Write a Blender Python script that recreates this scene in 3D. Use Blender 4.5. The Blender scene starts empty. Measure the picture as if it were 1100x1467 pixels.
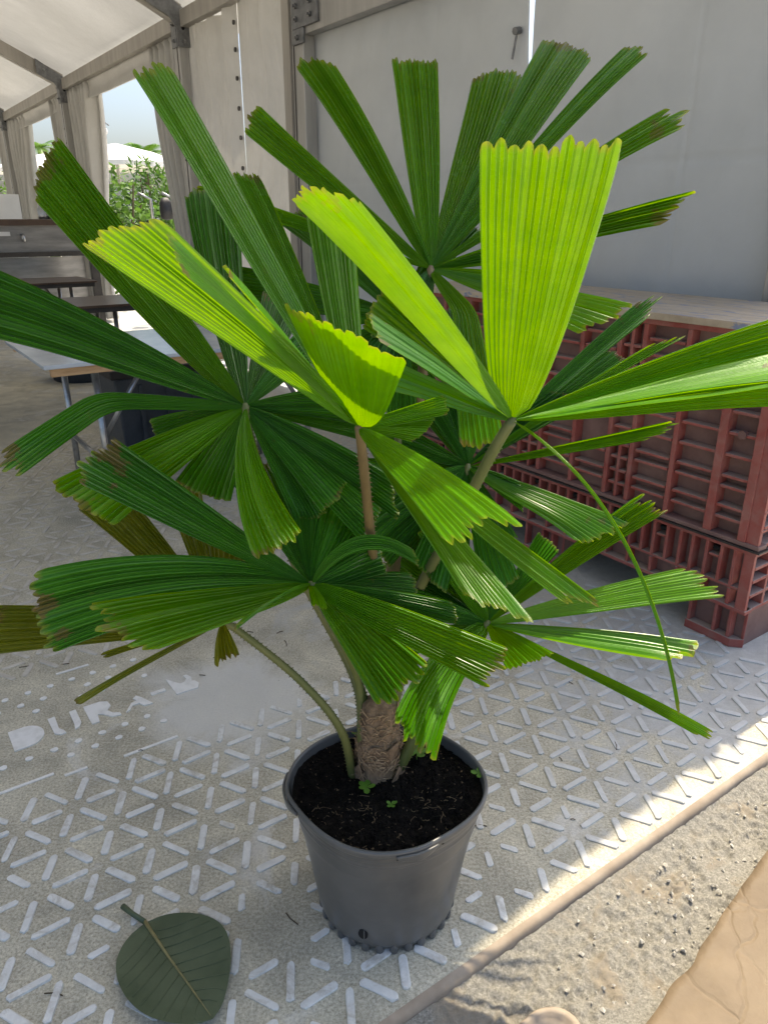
import bpy, bmesh, math, random
from mathutils import Vector, noise

random.seed(7)
S = 1.3                                   # layout units -> metres
FPX, CX, CY, CAMH = 1070.0, 550.0, 733.5, 0.95
PITCH = math.atan((733.5 - 312) / FPX)
col = bpy.context.scene.collection
scene = bpy.context.scene

# ------------------------------------------------------------------ camera
cam_data = bpy.data.cameras.new('camera')
cam_data.sensor_fit = 'VERTICAL'
cam_data.sensor_height = 36.0
cam_data.lens = 36.0 * FPX / 1467.0
cam_data.clip_start = 0.02
cam_data.clip_end = 3000
cam = bpy.data.objects.new('camera', cam_data)
col.objects.link(cam)
cam.location = (0, 0, CAMH * S)
cam.rotation_euler = (math.radians(90) - PITCH, 0, 0)
scene.camera = cam

# ------------------------------------------------------------------ light
SUN_EL, SUN_AZ = math.radians(64.5), math.radians(28.9)
world = bpy.data.worlds.new('World')
scene.world = world
world.use_nodes = True
wn = world.node_tree.nodes
sky = wn.new('ShaderNodeTexSky')
sky.sky_type = 'NISHITA'
sky.sun_disc = False
sky.sun_elevation = SUN_EL
sky.sun_rotation = SUN_AZ
sky.altitude = 0
sky.dust_density = 5.2
sky.ozone_density = 10.0
world.node_tree.links.new(sky.outputs[0], wn['Background'].inputs[0])
wn['Background'].inputs[1].default_value = 0.15
sun_data = bpy.data.lights.new('sun', 'SUN')
sun_data.energy = 3.0
sun_data.angle = math.radians(0.5)
sun_data.color = (1.0, 0.95, 0.86)
sun = bpy.data.objects.new('sun', sun_data)
col.objects.link(sun)
sdir = Vector((math.sin(SUN_AZ) * math.cos(SUN_EL), math.cos(SUN_AZ) * math.cos(SUN_EL), math.sin(SUN_EL)))
sun.rotation_euler = sdir.to_track_quat('Z', 'Y').to_euler()
sun.location = sdir * 40
scene.view_settings.view_transform = 'Standard'
scene.view_settings.look = 'None'
scene.view_settings.gamma = 1.0
scene.view_settings.exposure = 1.18
scene.view_settings.use_white_balance = True
scene.view_settings.white_balance_temperature = 8000
scene.view_settings.white_balance_tint = 8
scene.cycles.use_denoising = True
scene.cycles.max_bounces = 10
scene.cycles.diffuse_bounces = 5
scene.cycles.transmission_bounces = 6
scene.cycles.transparent_max_bounces = 12
scene.cycles.sample_clamp_indirect = 6

# ------------------------------------------------------------------ frames of reference
A35 = math.radians(35)
LV = Vector((-math.sin(A35), math.cos(A35), 0))       # along the tent wall, away from the camera
RV = Vector((math.cos(A35), math.sin(A35), 0))        # along the mat edge


def V(r, l, z=0.0):
    return RV * r + LV * l + Vector((0, 0, z))


def ray(x, y):
    u, v = (x - CX) / FPX, (y - CY) / FPX
    return Vector((u, math.cos(PITCH) - v * math.sin(PITCH), -(math.sin(PITCH) + v * math.cos(PITCH))))


def G(x, y, z=0.0):
    d = ray(x, y)
    return d * ((z - CAMH) / d.z) + Vector((0, 0, CAMH))


def D(x, y, t):                                       # at a given depth
    return ray(x, y) * t + Vector((0, 0, CAMH))


def P(x, y, fwd):                                     # at a given distance over the ground
    d = ray(x, y)
    return d * (fwd / d.y) + Vector((0, 0, CAMH))


# ------------------------------------------------------------------ materials
MATS = {}


def nodes_of(name):
    m = bpy.data.materials.new(name)
    m.use_nodes = True
    MATS[name] = m
    nt = m.node_tree
    return m, nt, nt.nodes, nt.links, nt.nodes['Principled BSDF']


def ramp(nt, stops):
    n = nt.nodes.new('ShaderNodeValToRGB')
    e = n.color_ramp.elements
    e[0].position, e[0].color = stops[0][0], stops[0][1] + (1,) if len(stops[0][1]) == 3 else stops[0][1]
    e[1].position, e[1].color = stops[-1][0], stops[-1][1] + (1,)
    for p, c in stops[1:-1]:
        k = e.new(p)
        k.color = c + (1,)
    return n


def ramp_out(nt, val, stops):
    r = ramp(nt, stops)
    nt.links.new(val, r.inputs[0])
    return r.outputs[0]


def noise_node(nt, scale, detail=6, rough=0.6, vec=None, dist=0.0):
    n = nt.nodes.new('ShaderNodeTexNoise')
    n.inputs['Scale'].default_value = scale
    n.inputs['Detail'].default_value = detail
    n.inputs['Roughness'].default_value = rough
    n.inputs['Distortion'].default_value = dist
    if vec is not None:
        nt.links.new(vec, n.inputs['Vector'])
    return n


def mixc(nt, fac, a, b, mode='MIX'):
    n = nt.nodes.new('ShaderNodeMix')
    n.data_type = 'RGBA'
    n.blend_type = mode
    for sock, val in ((n.inputs[0], fac), (n.inputs[6], a), (n.inputs[7], b)):
        if hasattr(val, 'is_linked'):
            nt.links.new(val, sock)
        elif isinstance(val, tuple):
            sock.default_value = val + (1,) if len(val) == 3 else val
        else:
            sock.default_value = val
    return n.outputs[2]


def mth(nt, op, a, b=0.0, clamp=False):
    n = nt.nodes.new('ShaderNodeMath')
    n.operation = op
    n.use_clamp = clamp
    for i, val in enumerate((a, b)):
        if hasattr(val, 'is_linked'):
            nt.links.new(val, n.inputs[i])
        else:
            n.inputs[i].default_value = val
    return n.outputs[0]


def bump(nt, bsdf, height, strength=0.3, dist=0.01):
    b = nt.nodes.new('ShaderNodeBump')
    b.inputs['Strength'].default_value = strength
    b.inputs['Distance'].default_value = dist
    nt.links.new(height, b.inputs['Height'])
    nt.links.new(b.outputs[0], bsdf.inputs['Normal'])


def world_pos(nt):
    return nt.nodes.new('ShaderNodeNewGeometry').outputs['Position']


def mapped(nt, vec, scale=(1, 1, 1), rot=(0, 0, 0)):
    n = nt.nodes.new('ShaderNodeMapping')
    n.inputs['Scale'].default_value = scale
    n.inputs['Rotation'].default_value = rot
    nt.links.new(vec, n.inputs['Vector'])
    return n.outputs[0]


def simple(name, c1, c2, rough=0.6, scale=8.0, metal=0.0, bstr=0.15, bscale=60.0, bdist=0.004, stretch=(1, 1, 1), spec=0.5, transl=0.0, lo=0.35, hi=0.65):
    m, nt, N, L, b = nodes_of(name)
    p = mapped(nt, world_pos(nt), stretch)
    n = noise_node(nt, scale, 7, 0.62, p)
    r = ramp(nt, [(lo, c1), (hi, c2)])
    L.new(n.outputs[0], r.inputs[0])
    L.new(r.outputs[0], b.inputs['Base Color'])
    b.inputs['Roughness'].default_value = rough
    b.inputs['Metallic'].default_value = metal
    b.inputs['Specular IOR Level'].default_value = spec
    if bstr:
        n2 = noise_node(nt, bscale, 4, 0.6, p)
        bump(nt, b, n2.outputs[0], bstr, bdist)
    if transl:
        t = N.new('ShaderNodeBsdfTranslucent')
        L.new(r.outputs[0], t.inputs[0])
        mx = N.new('ShaderNodeMixShader')
        mx.inputs[0].default_value = transl
        L.new(b.outputs[0], mx.inputs[1])
        L.new(t.outputs[0], mx.inputs[2])
        L.new(mx.outputs[0], N['Material Output'].inputs[0])
    return m


def leaf_material(name, dark, light, transc, tipc, rough=0.36, tmix=0.42, spots=0.0):
    m, nt, N, L, b = nodes_of(name)
    uv = N.new('ShaderNodeUVMap').outputs[0]
    sep = N.new('ShaderNodeSeparateXYZ')
    L.new(uv, sep.inputs[0])
    U, Vv = sep.outputs[0], sep.outputs[1]
    oi = N.new('ShaderNodeObjectInfo').outputs['Random']
    pos = world_pos(nt)
    # long streaks that run with the folds
    st = noise_node(nt, 1.0, 5, 0.6, mapped(nt, uv, (3.0, 0.8, 1)))
    big = noise_node(nt, 9.0, 4, 0.6, pos)
    f = mth(nt, 'ADD', mth(nt, 'MULTIPLY', st.outputs[0], 0.55), mth(nt, 'MULTIPLY', big.outputs[0], 0.45))
    f = mth(nt, 'ADD', f, mth(nt, 'MULTIPLY', mth(nt, 'SUBTRACT', oi, 0.5), 0.30))
    wn_ = N.new('ShaderNodeTexWhiteNoise')
    wn_.noise_dimensions = '2D'
    cb_ = N.new('ShaderNodeCombineXYZ')
    L.new(mth(nt, 'FLOOR', mth(nt, 'MULTIPLY', U, 2.0)), cb_.inputs[0])
    L.new(mth(nt, 'MULTIPLY', oi, 57.0), cb_.inputs[1])
    L.new(cb_.outputs[0], wn_.inputs[0])
    f = mth(nt, 'ADD', f, mth(nt, 'MULTIPLY', mth(nt, 'SUBTRACT', wn_.outputs[0], 0.5), 0.24))
    r = ramp(nt, [(0.30, dark), (0.72, light)])
    L.new(f, r.inputs[0])
    # pale main ribs on the fold crests and fine parallel veins
    fr = mth(nt, 'ABSOLUTE', mth(nt, 'SUBTRACT', mth(nt, 'FRACT', mth(nt, 'MULTIPLY', U, 2.0)), 0.5))
    rib = mth(nt, 'LESS_THAN', fr, 0.05)
    fine = mth(nt, 'MULTIPLY', mth(nt, 'ADD', mth(nt, 'SINE', mth(nt, 'MULTIPLY', U, 62.0)), 1.0), 0.5)
    c = mixc(nt, mth(nt, 'MULTIPLY', rib, 0.20), r.outputs[0], (light[0] * 1.9 + 0.02, light[1] * 1.55 + 0.02, light[2] * 1.3))
    c = mixc(nt, mth(nt, 'MULTIPLY', fine, 0.16), c, tuple(x * 0.55 for x in dark))
    # yellowed, dried tips of the teeth
    tn = noise_node(nt, 45.0, 3, 0.6, pos)
    tv = mth(nt, 'ADD', Vv, mth(nt, 'MULTIPLY', mth(nt, 'SUBTRACT', tn.outputs[0], 0.5), 0.05))
    tr = ramp(nt, [(0.972, (0, 0, 0)), (1.0, (1, 1, 1))])
    L.new(tv, tr.inputs[0])
    c = mixc(nt, mth(nt, 'MULTIPLY', tr.outputs[0], 0.5), c, tipc)
    sp = noise_node(nt, 70.0, 2, 0.5, pos)
    spr = ramp(nt, [(0.70, (0, 0, 0)), (0.76, (1, 1, 1))])
    L.new(sp.outputs[0], spr.inputs[0])
    c = mixc(nt, mth(nt, 'MULTIPLY', spr.outputs[0], 0.35 + spots), c, (0.20, 0.19, 0.03))
    # dead brown patches that start at the tips
    dn = noise_node(nt, 16.0, 5, 0.6, pos)
    dv = mth(nt, 'ADD', mth(nt, 'MULTIPLY', Vv, 0.55), mth(nt, 'MULTIPLY', dn.outputs[0], 0.8))
    dead = ramp_out(nt, dv, [(0.99, (0, 0, 0)), (1.03, (1, 1, 1))])
    c = mixc(nt, mth(nt, 'MULTIPLY', dead, 0.8), c, (0.16, 0.085, 0.035))
    L.new(c, b.inputs['Base Color'])
    rr = mth(nt, 'ADD', mth(nt, 'MULTIPLY', big.outputs[0], 0.24), rough - 0.15)
    L.new(rr, b.inputs['Roughness'])
    b.inputs['Specular IOR Level'].default_value = 0.50
    b.inputs['Coat Weight'].default_value = 0.5
    b.inputs['Coat Roughness'].default_value = 0.22
    hgt = mth(nt, 'ADD', fine, mth(nt, 'MULTIPLY', noise_node(nt, 160.0, 2, 0.5, pos).outputs[0], 0.9))
    bump(nt, b, hgt, 0.25, 0.0012)
    t = N.new('ShaderNodeBsdfTranslucent')
    cell = N.new('ShaderNodeTexNoise')
    cell.inputs['Scale'].default_value = 1.0
    L.new(mapped(nt, uv, (26.0, 55.0, 1)), cell.inputs['Vector'])
    tc = mixc(nt, mth(nt, 'MULTIPLY', cell.outputs[0], 0.55), transc, tuple(x * 0.52 for x in transc))
    tc = mixc(nt, mth(nt, 'MULTIPLY', rib, 0.75), tc, (transc[0] * 0.55, transc[1] * 0.60, transc[2] * 0.5))
    tc = mixc(nt, mth(nt, 'MULTIPLY', st.outputs[0], 0.5), tc, tuple(x * 0.45 for x in transc))
    tc = mixc(nt, mth(nt, 'MULTIPLY', fine, 0.5), tc, tuple(x * 0.5 for x in transc))
    blot = ramp_out(nt, noise_node(nt, 24, 5, 0.65, pos).outputs[0], [(0.40, (0, 0, 0)), (0.72, (1, 1, 1))])
    tc = mixc(nt, mth(nt, 'MULTIPLY', blot, 0.45), tc, (transc[0] * 1.35, transc[1] * 1.1, transc[2]))
    tc = mixc(nt, mth(nt, 'MULTIPLY', tr.outputs[0], 0.6), tc, tipc)
    L.new(tc, t.inputs[0])
    mx = N.new('ShaderNodeMixShader')
    mx.inputs[0].default_value = tmix
    L.new(b.outputs[0], mx.inputs[1])
    L.new(t.outputs[0], mx.inputs[2])
    L.new(mx.outputs[0], N['Material Output'].inputs[0])
    return m


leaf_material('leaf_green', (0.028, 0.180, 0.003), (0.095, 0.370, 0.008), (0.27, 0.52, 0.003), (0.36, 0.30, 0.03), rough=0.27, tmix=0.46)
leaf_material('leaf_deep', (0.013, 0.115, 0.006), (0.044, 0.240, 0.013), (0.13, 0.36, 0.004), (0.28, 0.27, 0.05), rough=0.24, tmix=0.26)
leaf_material('leaf_olive', (0.075, 0.110, 0.006), (0.145, 0.175, 0.008), (0.38, 0.42, 0.01), (0.13, 0.05, 0.02), spots=0.25)
simple('stalk', (0.075, 0.105, 0.028), (0.13, 0.14, 0.045), 0.5, 14, bstr=0.2, bscale=120, stretch=(1, 1, 0.2))
simple('stalk_brown', (0.11, 0.075, 0.032), (0.19, 0.14, 0.055), 0.55, 16, bstr=0.25, bscale=140, stretch=(1, 1, 0.2))
simple('fibre_strand', (0.20, 0.13, 0.075), (0.40, 0.28, 0.175), 0.8, 90, bstr=0)
simple('fibre', (0.12, 0.075, 0.045), (0.30, 0.20, 0.125), 0.85, 40, bstr=0.9, bscale=170, bdist=0.006, stretch=(1, 1, 0.5))
simple('pot_plastic', (0.080, 0.081, 0.080), (0.135, 0.134, 0.130), 0.30, 6, bstr=0.08, bscale=40, bdist=0.003)
simple('soil', (0.003, 0.0025, 0.002), (0.014, 0.011, 0.0085), 0.95, 45, spec=0.15, bstr=1.0, bscale=130, bdist=0.01)
simple('soil_bits', (0.05, 0.03, 0.018), (0.22, 0.15, 0.085), 0.9, 60, bstr=0)
simple('root_fibre', (0.08, 0.05, 0.026), (0.16, 0.11, 0.06), 0.8, 60, bstr=0)
simple('seedling_green', (0.07, 0.20, 0.02), (0.14, 0.32, 0.04), 0.5, 60, bstr=0, transl=0.3)
simple('hole_dark', (0.004, 0.004, 0.004), (0.008, 0.008, 0.008), 0.9, 5, bstr=0)
simple('tent_fabric', (0.47, 0.46, 0.43), (0.58, 0.57, 0.54), 0.42, 1.6, bstr=0.45, bscale=7, bdist=0.02, transl=0.12)
simple('roof_fabric', (0.42, 0.42, 0.405), (0.52, 0.52, 0.505), 0.42, 1.1, bstr=0.5, bscale=4, bdist=0.04, transl=0.18)
simple('wall_fabric', (0.47, 0.495, 0.50), (0.56, 0.585, 0.59), 0.5, 1.2, bstr=0.25, bscale=6, bdist=0.015, transl=0.04)
simple('aluminium', (0.33, 0.325, 0.31), (0.44, 0.43, 0.41), 0.42, 9, metal=0.55, bstr=0.06, stretch=(1, 1, 0.1))
simple('aluminium_warm', (0.30, 0.28, 0.25), (0.40, 0.375, 0.335), 0.5, 9, metal=0.3, bstr=0.06, stretch=(1, 1, 0.1))
simple('galvanised', (0.13, 0.135, 0.14), (0.22, 0.225, 0.23), 0.5, 22, metal=0.6, bstr=0.08)
simple('bolt_steel', (0.20, 0.20, 0.20), (0.35, 0.35, 0.35), 0.35, 60, metal=0.9, bstr=0)
simple('red_dusty', (0.17, 0.088, 0.076), (0.26, 0.155, 0.135), 0.75, 7, bstr=0.15, bscale=40)
simple('steel_tube', (0.30, 0.31, 0.32), (0.45, 0.46, 0.47), 0.3, 30, metal=0.85, bstr=0)
simple('brushed_steel', (0.22, 0.215, 0.21), (0.34, 0.33, 0.32), 0.34, 3, metal=0.75, bstr=0.1, bscale=8, bdist=0.01, stretch=(1, 1, 5))
simple('dark_laminate', (0.055, 0.032, 0.022), (0.085, 0.052, 0.036), 0.28, 6, bstr=0.03)
simple('sky_sheen_laminate', (0.34, 0.40, 0.46), (0.46, 0.52, 0.57), 0.2, 5, bstr=0.03)  # pale blue reflection of the sky is painted into this table-top colour
simple('table_edge_wood', (0.42, 0.24, 0.11), (0.56, 0.35, 0.18), 0.6, 14, bstr=0.1, stretch=(1, 1, 6))
simple('dark_trim', (0.02, 0.017, 0.015), (0.04, 0.034, 0.03), 0.5, 12, bstr=0)
simple('blue_grey_plastic', (0.026, 0.036, 0.05), (0.045, 0.058, 0.075), 0.5, 9, bstr=0.05)
simple('black_plastic', (0.008, 0.008, 0.01), (0.02, 0.02, 0.022), 0.55, 12, bstr=0.05)
simple('white_canvas', (0.74, 0.73, 0.70), (0.82, 0.81, 0.79), 0.7, 3, bstr=0.05, transl=0.1)
simple('white_panel', (0.62, 0.63, 0.64), (0.70, 0.71, 0.72), 0.5, 3, bstr=0)
simple('bush_leaf', (0.05, 0.13, 0.02), (0.14, 0.28, 0.04), 0.5, 3, bstr=0, transl=0.35)
simple('bush_stem', (0.10, 0.075, 0.045), (0.16, 0.12, 0.075), 0.8, 20, bstr=0.2)
simple('mat_edge', (0.29, 0.225, 0.165), (0.40, 0.325, 0.25), 0.8, 14, bstr=0.15)
simple('tread_far', (0.46, 0.42, 0.355), (0.60, 0.56, 0.49), 0.75, 26, bstr=0.25, bscale=90, bdist=0.003)
simple('lettering', (0.66, 0.65, 0.61), (0.80, 0.79, 0.76), 0.65, 30, bstr=0.2, bscale=90, bdist=0.003, lo=0.3, hi=0.55)
simple('fallen_leaf', (0.050, 0.076, 0.036), (0.090, 0.120, 0.064), 0.55, 9, bstr=0.12, bscale=150, bdist=0.002)
simple('fallen_leaf_rib', (0.20, 0.17, 0.07), (0.28, 0.24, 0.10), 0.5, 40, bstr=0)
simple('pale_sand', (0.46, 0.42, 0.35), (0.58, 0.54, 0.46), 0.9, 2.5, bstr=0.3, bscale=40)
simple('pebble', (0.42, 0.39, 0.33), (0.60, 0.56, 0.49), 0.9, 60, bstr=0)
simple('debris', (0.05, 0.035, 0.02), (0.12, 0.085, 0.05), 0.9, 60, bstr=0)


def floor_material():
    m, nt, N, L, b = nodes_of('floor_mat_sandy')
    pos = world_pos(nt)
    fine = noise_node(nt, 170, 5, 0.8, pos)
    sandc = ramp(nt, [(0.30, (0.24, 0.215, 0.165)), (0.50, (0.52, 0.485, 0.395)), (0.72, (0.82, 0.78, 0.665))])
    L.new(fine.outputs[0], sandc.inputs[0])
    med = noise_node(nt, 7, 7, 0.65, pos, 0.4)
    c = mixc(nt, 1.0, sandc.outputs[0], ramp_out(nt, med.outputs[0], [(0.32, (0.70, 0.69, 0.66)), (0.68, (1.16, 1.14, 1.08))]), 'MULTIPLY')
    # bare plastic where the sand has been swept off, mostly towards the bins
    sep = N.new('ShaderNodeSeparateXYZ')
    L.new(mapped(nt, pos, (1, 1, 1), (0, 0, -A35)), sep.inputs[0])
    reg = mth(nt, 'MULTIPLY', mth(nt, 'SUBTRACT', sep.outputs[0], 0.95), 0.55)
    bare = mth(nt, 'ADD', mth(nt, 'MULTIPLY', mth(nt, 'SUBTRACT', noise_node(nt, 4.5, 8, 0.7, pos, 0.6).outputs[0], 0.5), 2.2), reg)
    bm = ramp_out(nt, bare, [(0.12, (0, 0, 0)), (0.42, (1, 1, 1))])
    plast = ramp_out(nt, noise_node(nt, 30, 6, 0.7, pos).outputs[0], [(0.3, (0.40, 0.395, 0.375)), (0.7, (0.53, 0.53, 0.505))])
    c = mixc(nt, mth(nt, 'MULTIPLY', bm, 0.85), c, plast)
    # dried pale cement splashes
    spl = ramp_out(nt, noise_node(nt, 2.6, 8, 0.72, pos, 1.2).outputs[0], [(0.58, (0, 0, 0)), (0.66, (1, 1, 1))])
    c = mixc(nt, mth(nt, 'MULTIPLY', spl, 0.55), c, (0.68, 0.665, 0.63))
    vd = N.new('ShaderNodeVectorMath')
    vd.operation = 'DISTANCE'
    L.new(pos, vd.inputs[0])
    vd.inputs[1].default_value = tuple(V(0.50, 1.27) * S)
    wash = mth(nt, 'ADD', mth(nt, 'MULTIPLY', vd.outputs['Value'], 1.7), mth(nt, 'MULTIPLY', noise_node(nt, 5, 7, 0.7, pos, 0.5).outputs[0], 0.8))
    c = mixc(nt, ramp_out(nt, wash, [(0.66, (0.8, 0.8, 0.8)), (0.86, (0, 0, 0))]), c, (0.66, 0.645, 0.60))
    speck = ramp_out(nt, noise_node(nt, 95, 2, 0.5, pos).outputs[0], [(0.72, (0, 0, 0)), (0.76, (1, 1, 1))])
    c = mixc(nt, mth(nt, 'MULTIPLY', speck, 0.5), c, (0.10, 0.085, 0.07))
    L.new(c, b.inputs['Base Color'])
    b.inputs['Roughness'].default_value = 0.78
    h = mth(nt, 'ADD', fine.outputs[0], mth(nt, 'MULTIPLY', med.outputs[0], 1.5))
    bump(nt, b, h, 0.55, 0.004)


def dusty_red():
    m, nt, N, L, b = nodes_of('red_plastic')
    pos = world_pos(nt)
    c = ramp_out(nt, noise_node(nt, 6, 6, 0.65, pos).outputs[0], [(0.3, (0.25, 0.048, 0.038)), (0.7, (0.36, 0.090, 0.072))])
    sep = N.new('ShaderNodeSeparateXYZ')
    L.new(N.new('ShaderNodeNewGeometry').outputs['True Normal'], sep.inputs[0])
    up = mth(nt, 'MULTIPLY', mth(nt, 'SUBTRACT', sep.outputs[2], 0.3), 1.6, True)
    film = ramp_out(nt, noise_node(nt, 14, 6, 0.7, pos, 0.5).outputs[0], [(0.42, (0, 0, 0)), (0.7, (1, 1, 1))])
    f = mth(nt, 'MAXIMUM', mth(nt, 'MULTIPLY', up, 0.85), mth(nt, 'MULTIPLY', film, 0.28))
    c = mixc(nt, f, c, (0.36, 0.31, 0.265))
    L.new(c, b.inputs['Base Color'])
    b.inputs['Roughness'].default_value = 0.65
    bump(nt, b, noise_node(nt, 60, 4, 0.6, pos).outputs[0], 0.15, 0.003)


def tread_material():
    m, nt, N, L, b = nodes_of('tread')
    pos = world_pos(nt)
    worn = ramp_out(nt, noise_node(nt, 34, 6, 0.7, pos).outputs[0], [(0.3, (0.60, 0.595, 0.57)), (0.65, (0.75, 0.75, 0.72))])
    sand = ramp_out(nt, noise_node(nt, 150, 4, 0.7, pos).outputs[0], [(0.3, (0.40, 0.37, 0.315)), (0.7, (0.60, 0.565, 0.50))])
    f = ramp_out(nt, noise_node(nt, 22, 6, 0.7, pos, 0.8).outputs[0], [(0.50, (0, 0, 0)), (0.66, (1, 1, 1))])
    sep = N.new('ShaderNodeSeparateXYZ')
    L.new(mapped(nt, pos, (1, 1, 1), (0, 0, -A35)), sep.inputs[0])
    reg = mth(nt, 'MULTIPLY', mth(nt, 'SUBTRACT', sep.outputs[0], 0.75), 1.8, True)
    grey = ramp_out(nt, noise_node(nt, 30, 6, 0.7, pos).outputs[0], [(0.3, (0.46, 0.46, 0.44)), (0.7, (0.58, 0.58, 0.56))])
    c = mixc(nt, mth(nt, 'MULTIPLY', reg, 0.92), mixc(nt, f, worn, sand), grey)
    L.new(c, b.inputs['Base Color'])
    b.inputs['Roughness'].default_value = 0.65
    bump(nt, b, noise_node(nt, 110, 4, 0.7, pos).outputs[0], 0.4, 0.003)


floor_material()
tread_material()
dusty_red()


def ground_material():
    m, nt, N, L, b = nodes_of('crushed_limestone')
    pos = world_pos(nt)
    fine = noise_node(nt, 190, 7, 0.85, pos)
    big = noise_node(nt, 6.5, 7, 0.65, pos, 0.5)
    grey = ramp_out(nt, fine.outputs[0], [(0.30, (0.09, 0.084, 0.07)), (0.48, (0.255, 0.24, 0.205)), (0.66, (0.48, 0.455, 0.40))])
    sand = ramp_out(nt, fine.outputs[0], [(0.25, (0.25, 0.21, 0.158)), (0.75, (0.36, 0.315, 0.25))])
    f = ramp_out(nt, big.outputs[0], [(0.53, (0, 0, 0)), (0.62, (1, 1, 1))])
    c = mixc(nt, f, grey, sand)
    L.new(c, b.inputs['Base Color'])
    b.inputs['Roughness'].default_value = 0.92
    h = mth(nt, 'MULTIPLY', fine.outputs[0], 1.0)
    bump(nt, b, h, 0.9, 0.005)


ground_material()


def cardboard_material():
    m, nt, N, L, b = nodes_of('cardboard')
    pos = world_pos(nt)
    n = noise_node(nt, 6, 7, 0.65, pos)
    c = ramp_out(nt, n.outputs[0], [(0.32, (0.140, 0.098, 0.058)), (0.68, (0.205, 0.150, 0.094))])
    vo = N.new('ShaderNodeTexVoronoi')
    vo.feature = 'DISTANCE_TO_EDGE'
    vo.inputs['Scale'].default_value = 7.5
    L.new(mapped(nt, noise_vec(nt, pos, 0.12), (1.0, 0.55, 1), (0, 0, 0.9)), vo.inputs['Vector'])
    crease = ramp_out(nt, vo.outputs['Distance'], [(0.0, (1, 1, 1)), (0.035, (0, 0, 0))])
    c = mixc(nt, mth(nt, 'MULTIPLY', crease, 0.28), c, (0.25, 0.19, 0.125))
    L.new(c, b.inputs['Base Color'])
    b.inputs['Roughness'].default_value = 0.7
    h = mth(nt, 'ADD', mth(nt, 'MULTIPLY', vo.outputs['Distance'], 1.2), mth(nt, 'MULTIPLY', n.outputs[0], 0.5))
    h = mth(nt, 'SUBTRACT', h, mth(nt, 'MULTIPLY', crease, 0.12))
    bump(nt, b, h, 0.75, 0.016)


def noise_vec(nt, pos, amt):
    n = noise_node(nt, 5, 3, 0.6, pos)
    v = nt.nodes.new('ShaderNodeVectorMath')
    v.operation = 'MULTIPLY_ADD'
    nt.links.new(n.outputs['Color'], v.inputs[0])
    v.inputs[1].default_value = (amt, amt, amt)
    nt.links.new(pos, v.inputs[2])
    return v.outputs[0]


cardboard_material()


def board_material():
    m, nt, N, L, b = nodes_of('printed_plywood')
    pos = world_pos(nt)
    g = mapped(nt, pos, (1, 1, 1), (0, 0, -A35))
    grain = noise_node(nt, 9, 7, 0.65, mapped(nt, g, (7, 0.7, 1)))
    c = ramp_out(nt, grain.outputs[0], [(0.3, (0.30, 0.235, 0.165)), (0.55, (0.44, 0.36, 0.265)), (0.75, (0.53, 0.45, 0.36))])
    bl = noise_node(nt, 26, 4, 0.6, mapped(nt, g, (2.0, 0.55, 1)))
    f = ramp_out(nt, bl.outputs[0], [(0.57, (0, 0, 0)), (0.63, (1, 1, 1))])
    c = mixc(nt, mth(nt, 'MULTIPLY', f, 0.75), c, (0.10, 0.17, 0.33))
    L.new(c, b.inputs['Base Color'])
    b.inputs['Roughness'].default_value = 0.55
    bump(nt, b, grain.outputs[0], 0.15, 0.003)


board_material()

# ------------------------------------------------------------------ mesh helpers
ORG = {}


def link(o, parent, origin):
    col.objects.link(o)
    if parent is not None:
        o.parent = parent
        ORG[o.name] = ORG[parent.name]
    else:
        o.location = origin * S
        ORG[o.name] = origin


def empty(name, origin):
    o = bpy.data.objects.new(name, None)
    o.empty_display_size = 0.1
    link(o, None, origin)
    return o


def obj(name, geo, mat, parent=None, smooth=False, uv=None, bevel=0.0):
    verts, faces = geo
    verts = [Vector(v) for v in verts]
    if parent is not None:
        org = ORG[parent.name]
    else:
        lo = [min(v[i] for v in verts) for i in range(3)]
        hi = [max(v[i] for v in verts) for i in range(3)]
        org = Vector(((lo[0] + hi[0]) / 2, (lo[1] + hi[1]) / 2, lo[2]))
    me = bpy.data.meshes.new(name)
    me.from_pydata([tuple((v - org) * S) for v in verts], [], faces)
    if uv is not None:
        ul = me.uv_layers.new(name='UVMap')
        lv = [0] * len(me.loops)
        me.loops.foreach_get('vertex_index', lv)
        flat = []
        for i in lv:
            flat += uv[i]
        ul.data.foreach_set('uv', flat)
    if smooth:
        me.polygons.foreach_set('use_smooth', [True] * len(me.polygons))
    me.materials.append(MATS[mat])
    me.update()
    o = bpy.data.objects.new(name, me)
    link(o, parent, org)
    if bevel:
        md = o.modifiers.new('bevel', 'BEVEL')
        md.width = bevel * S
        md.segments = 2
        md.limit_method = 'ANGLE'
    return o


def tag(o, label=None, cat=None, group=None, kind=None):
    for k, v in (('label', label), ('category', cat), ('group', group), ('kind', kind)):
        if v:
            o[k] = v
    return o


def join(*geos):
    vs, fs = [], []
    for g in geos:
        n = len(vs)
        vs += list(g[0])
        fs += [tuple(i + n for i in f) for f in g[1]]
    return vs, fs


BOXF = [(0, 3, 2, 1), (4, 5, 6, 7), (0, 1, 5, 4), (1, 2, 6, 5), (2, 3, 7, 6), (3, 0, 4, 7)]


def box(r0, r1, l0, l1, z0, z1):
    c = [V(r0, l0, z0), V(r1, l0, z0), V(r1, l1, z0), V(r0, l1, z0)]
    return c + [p + Vector((0, 0, z1 - z0)) for p in c], list(BOXF)


def prism(base, up):                                  # base: list of points, extruded by a vector
    n = len(base)
    vs = [Vector(p) for p in base] + [Vector(p) + up for p in base]
    fs = [tuple(range(n))[::-1], tuple(range(n, 2 * n))]
    fs += [(i, (i + 1) % n, n + (i + 1) % n, n + i) for i in range(n)]
    return vs, fs


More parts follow.
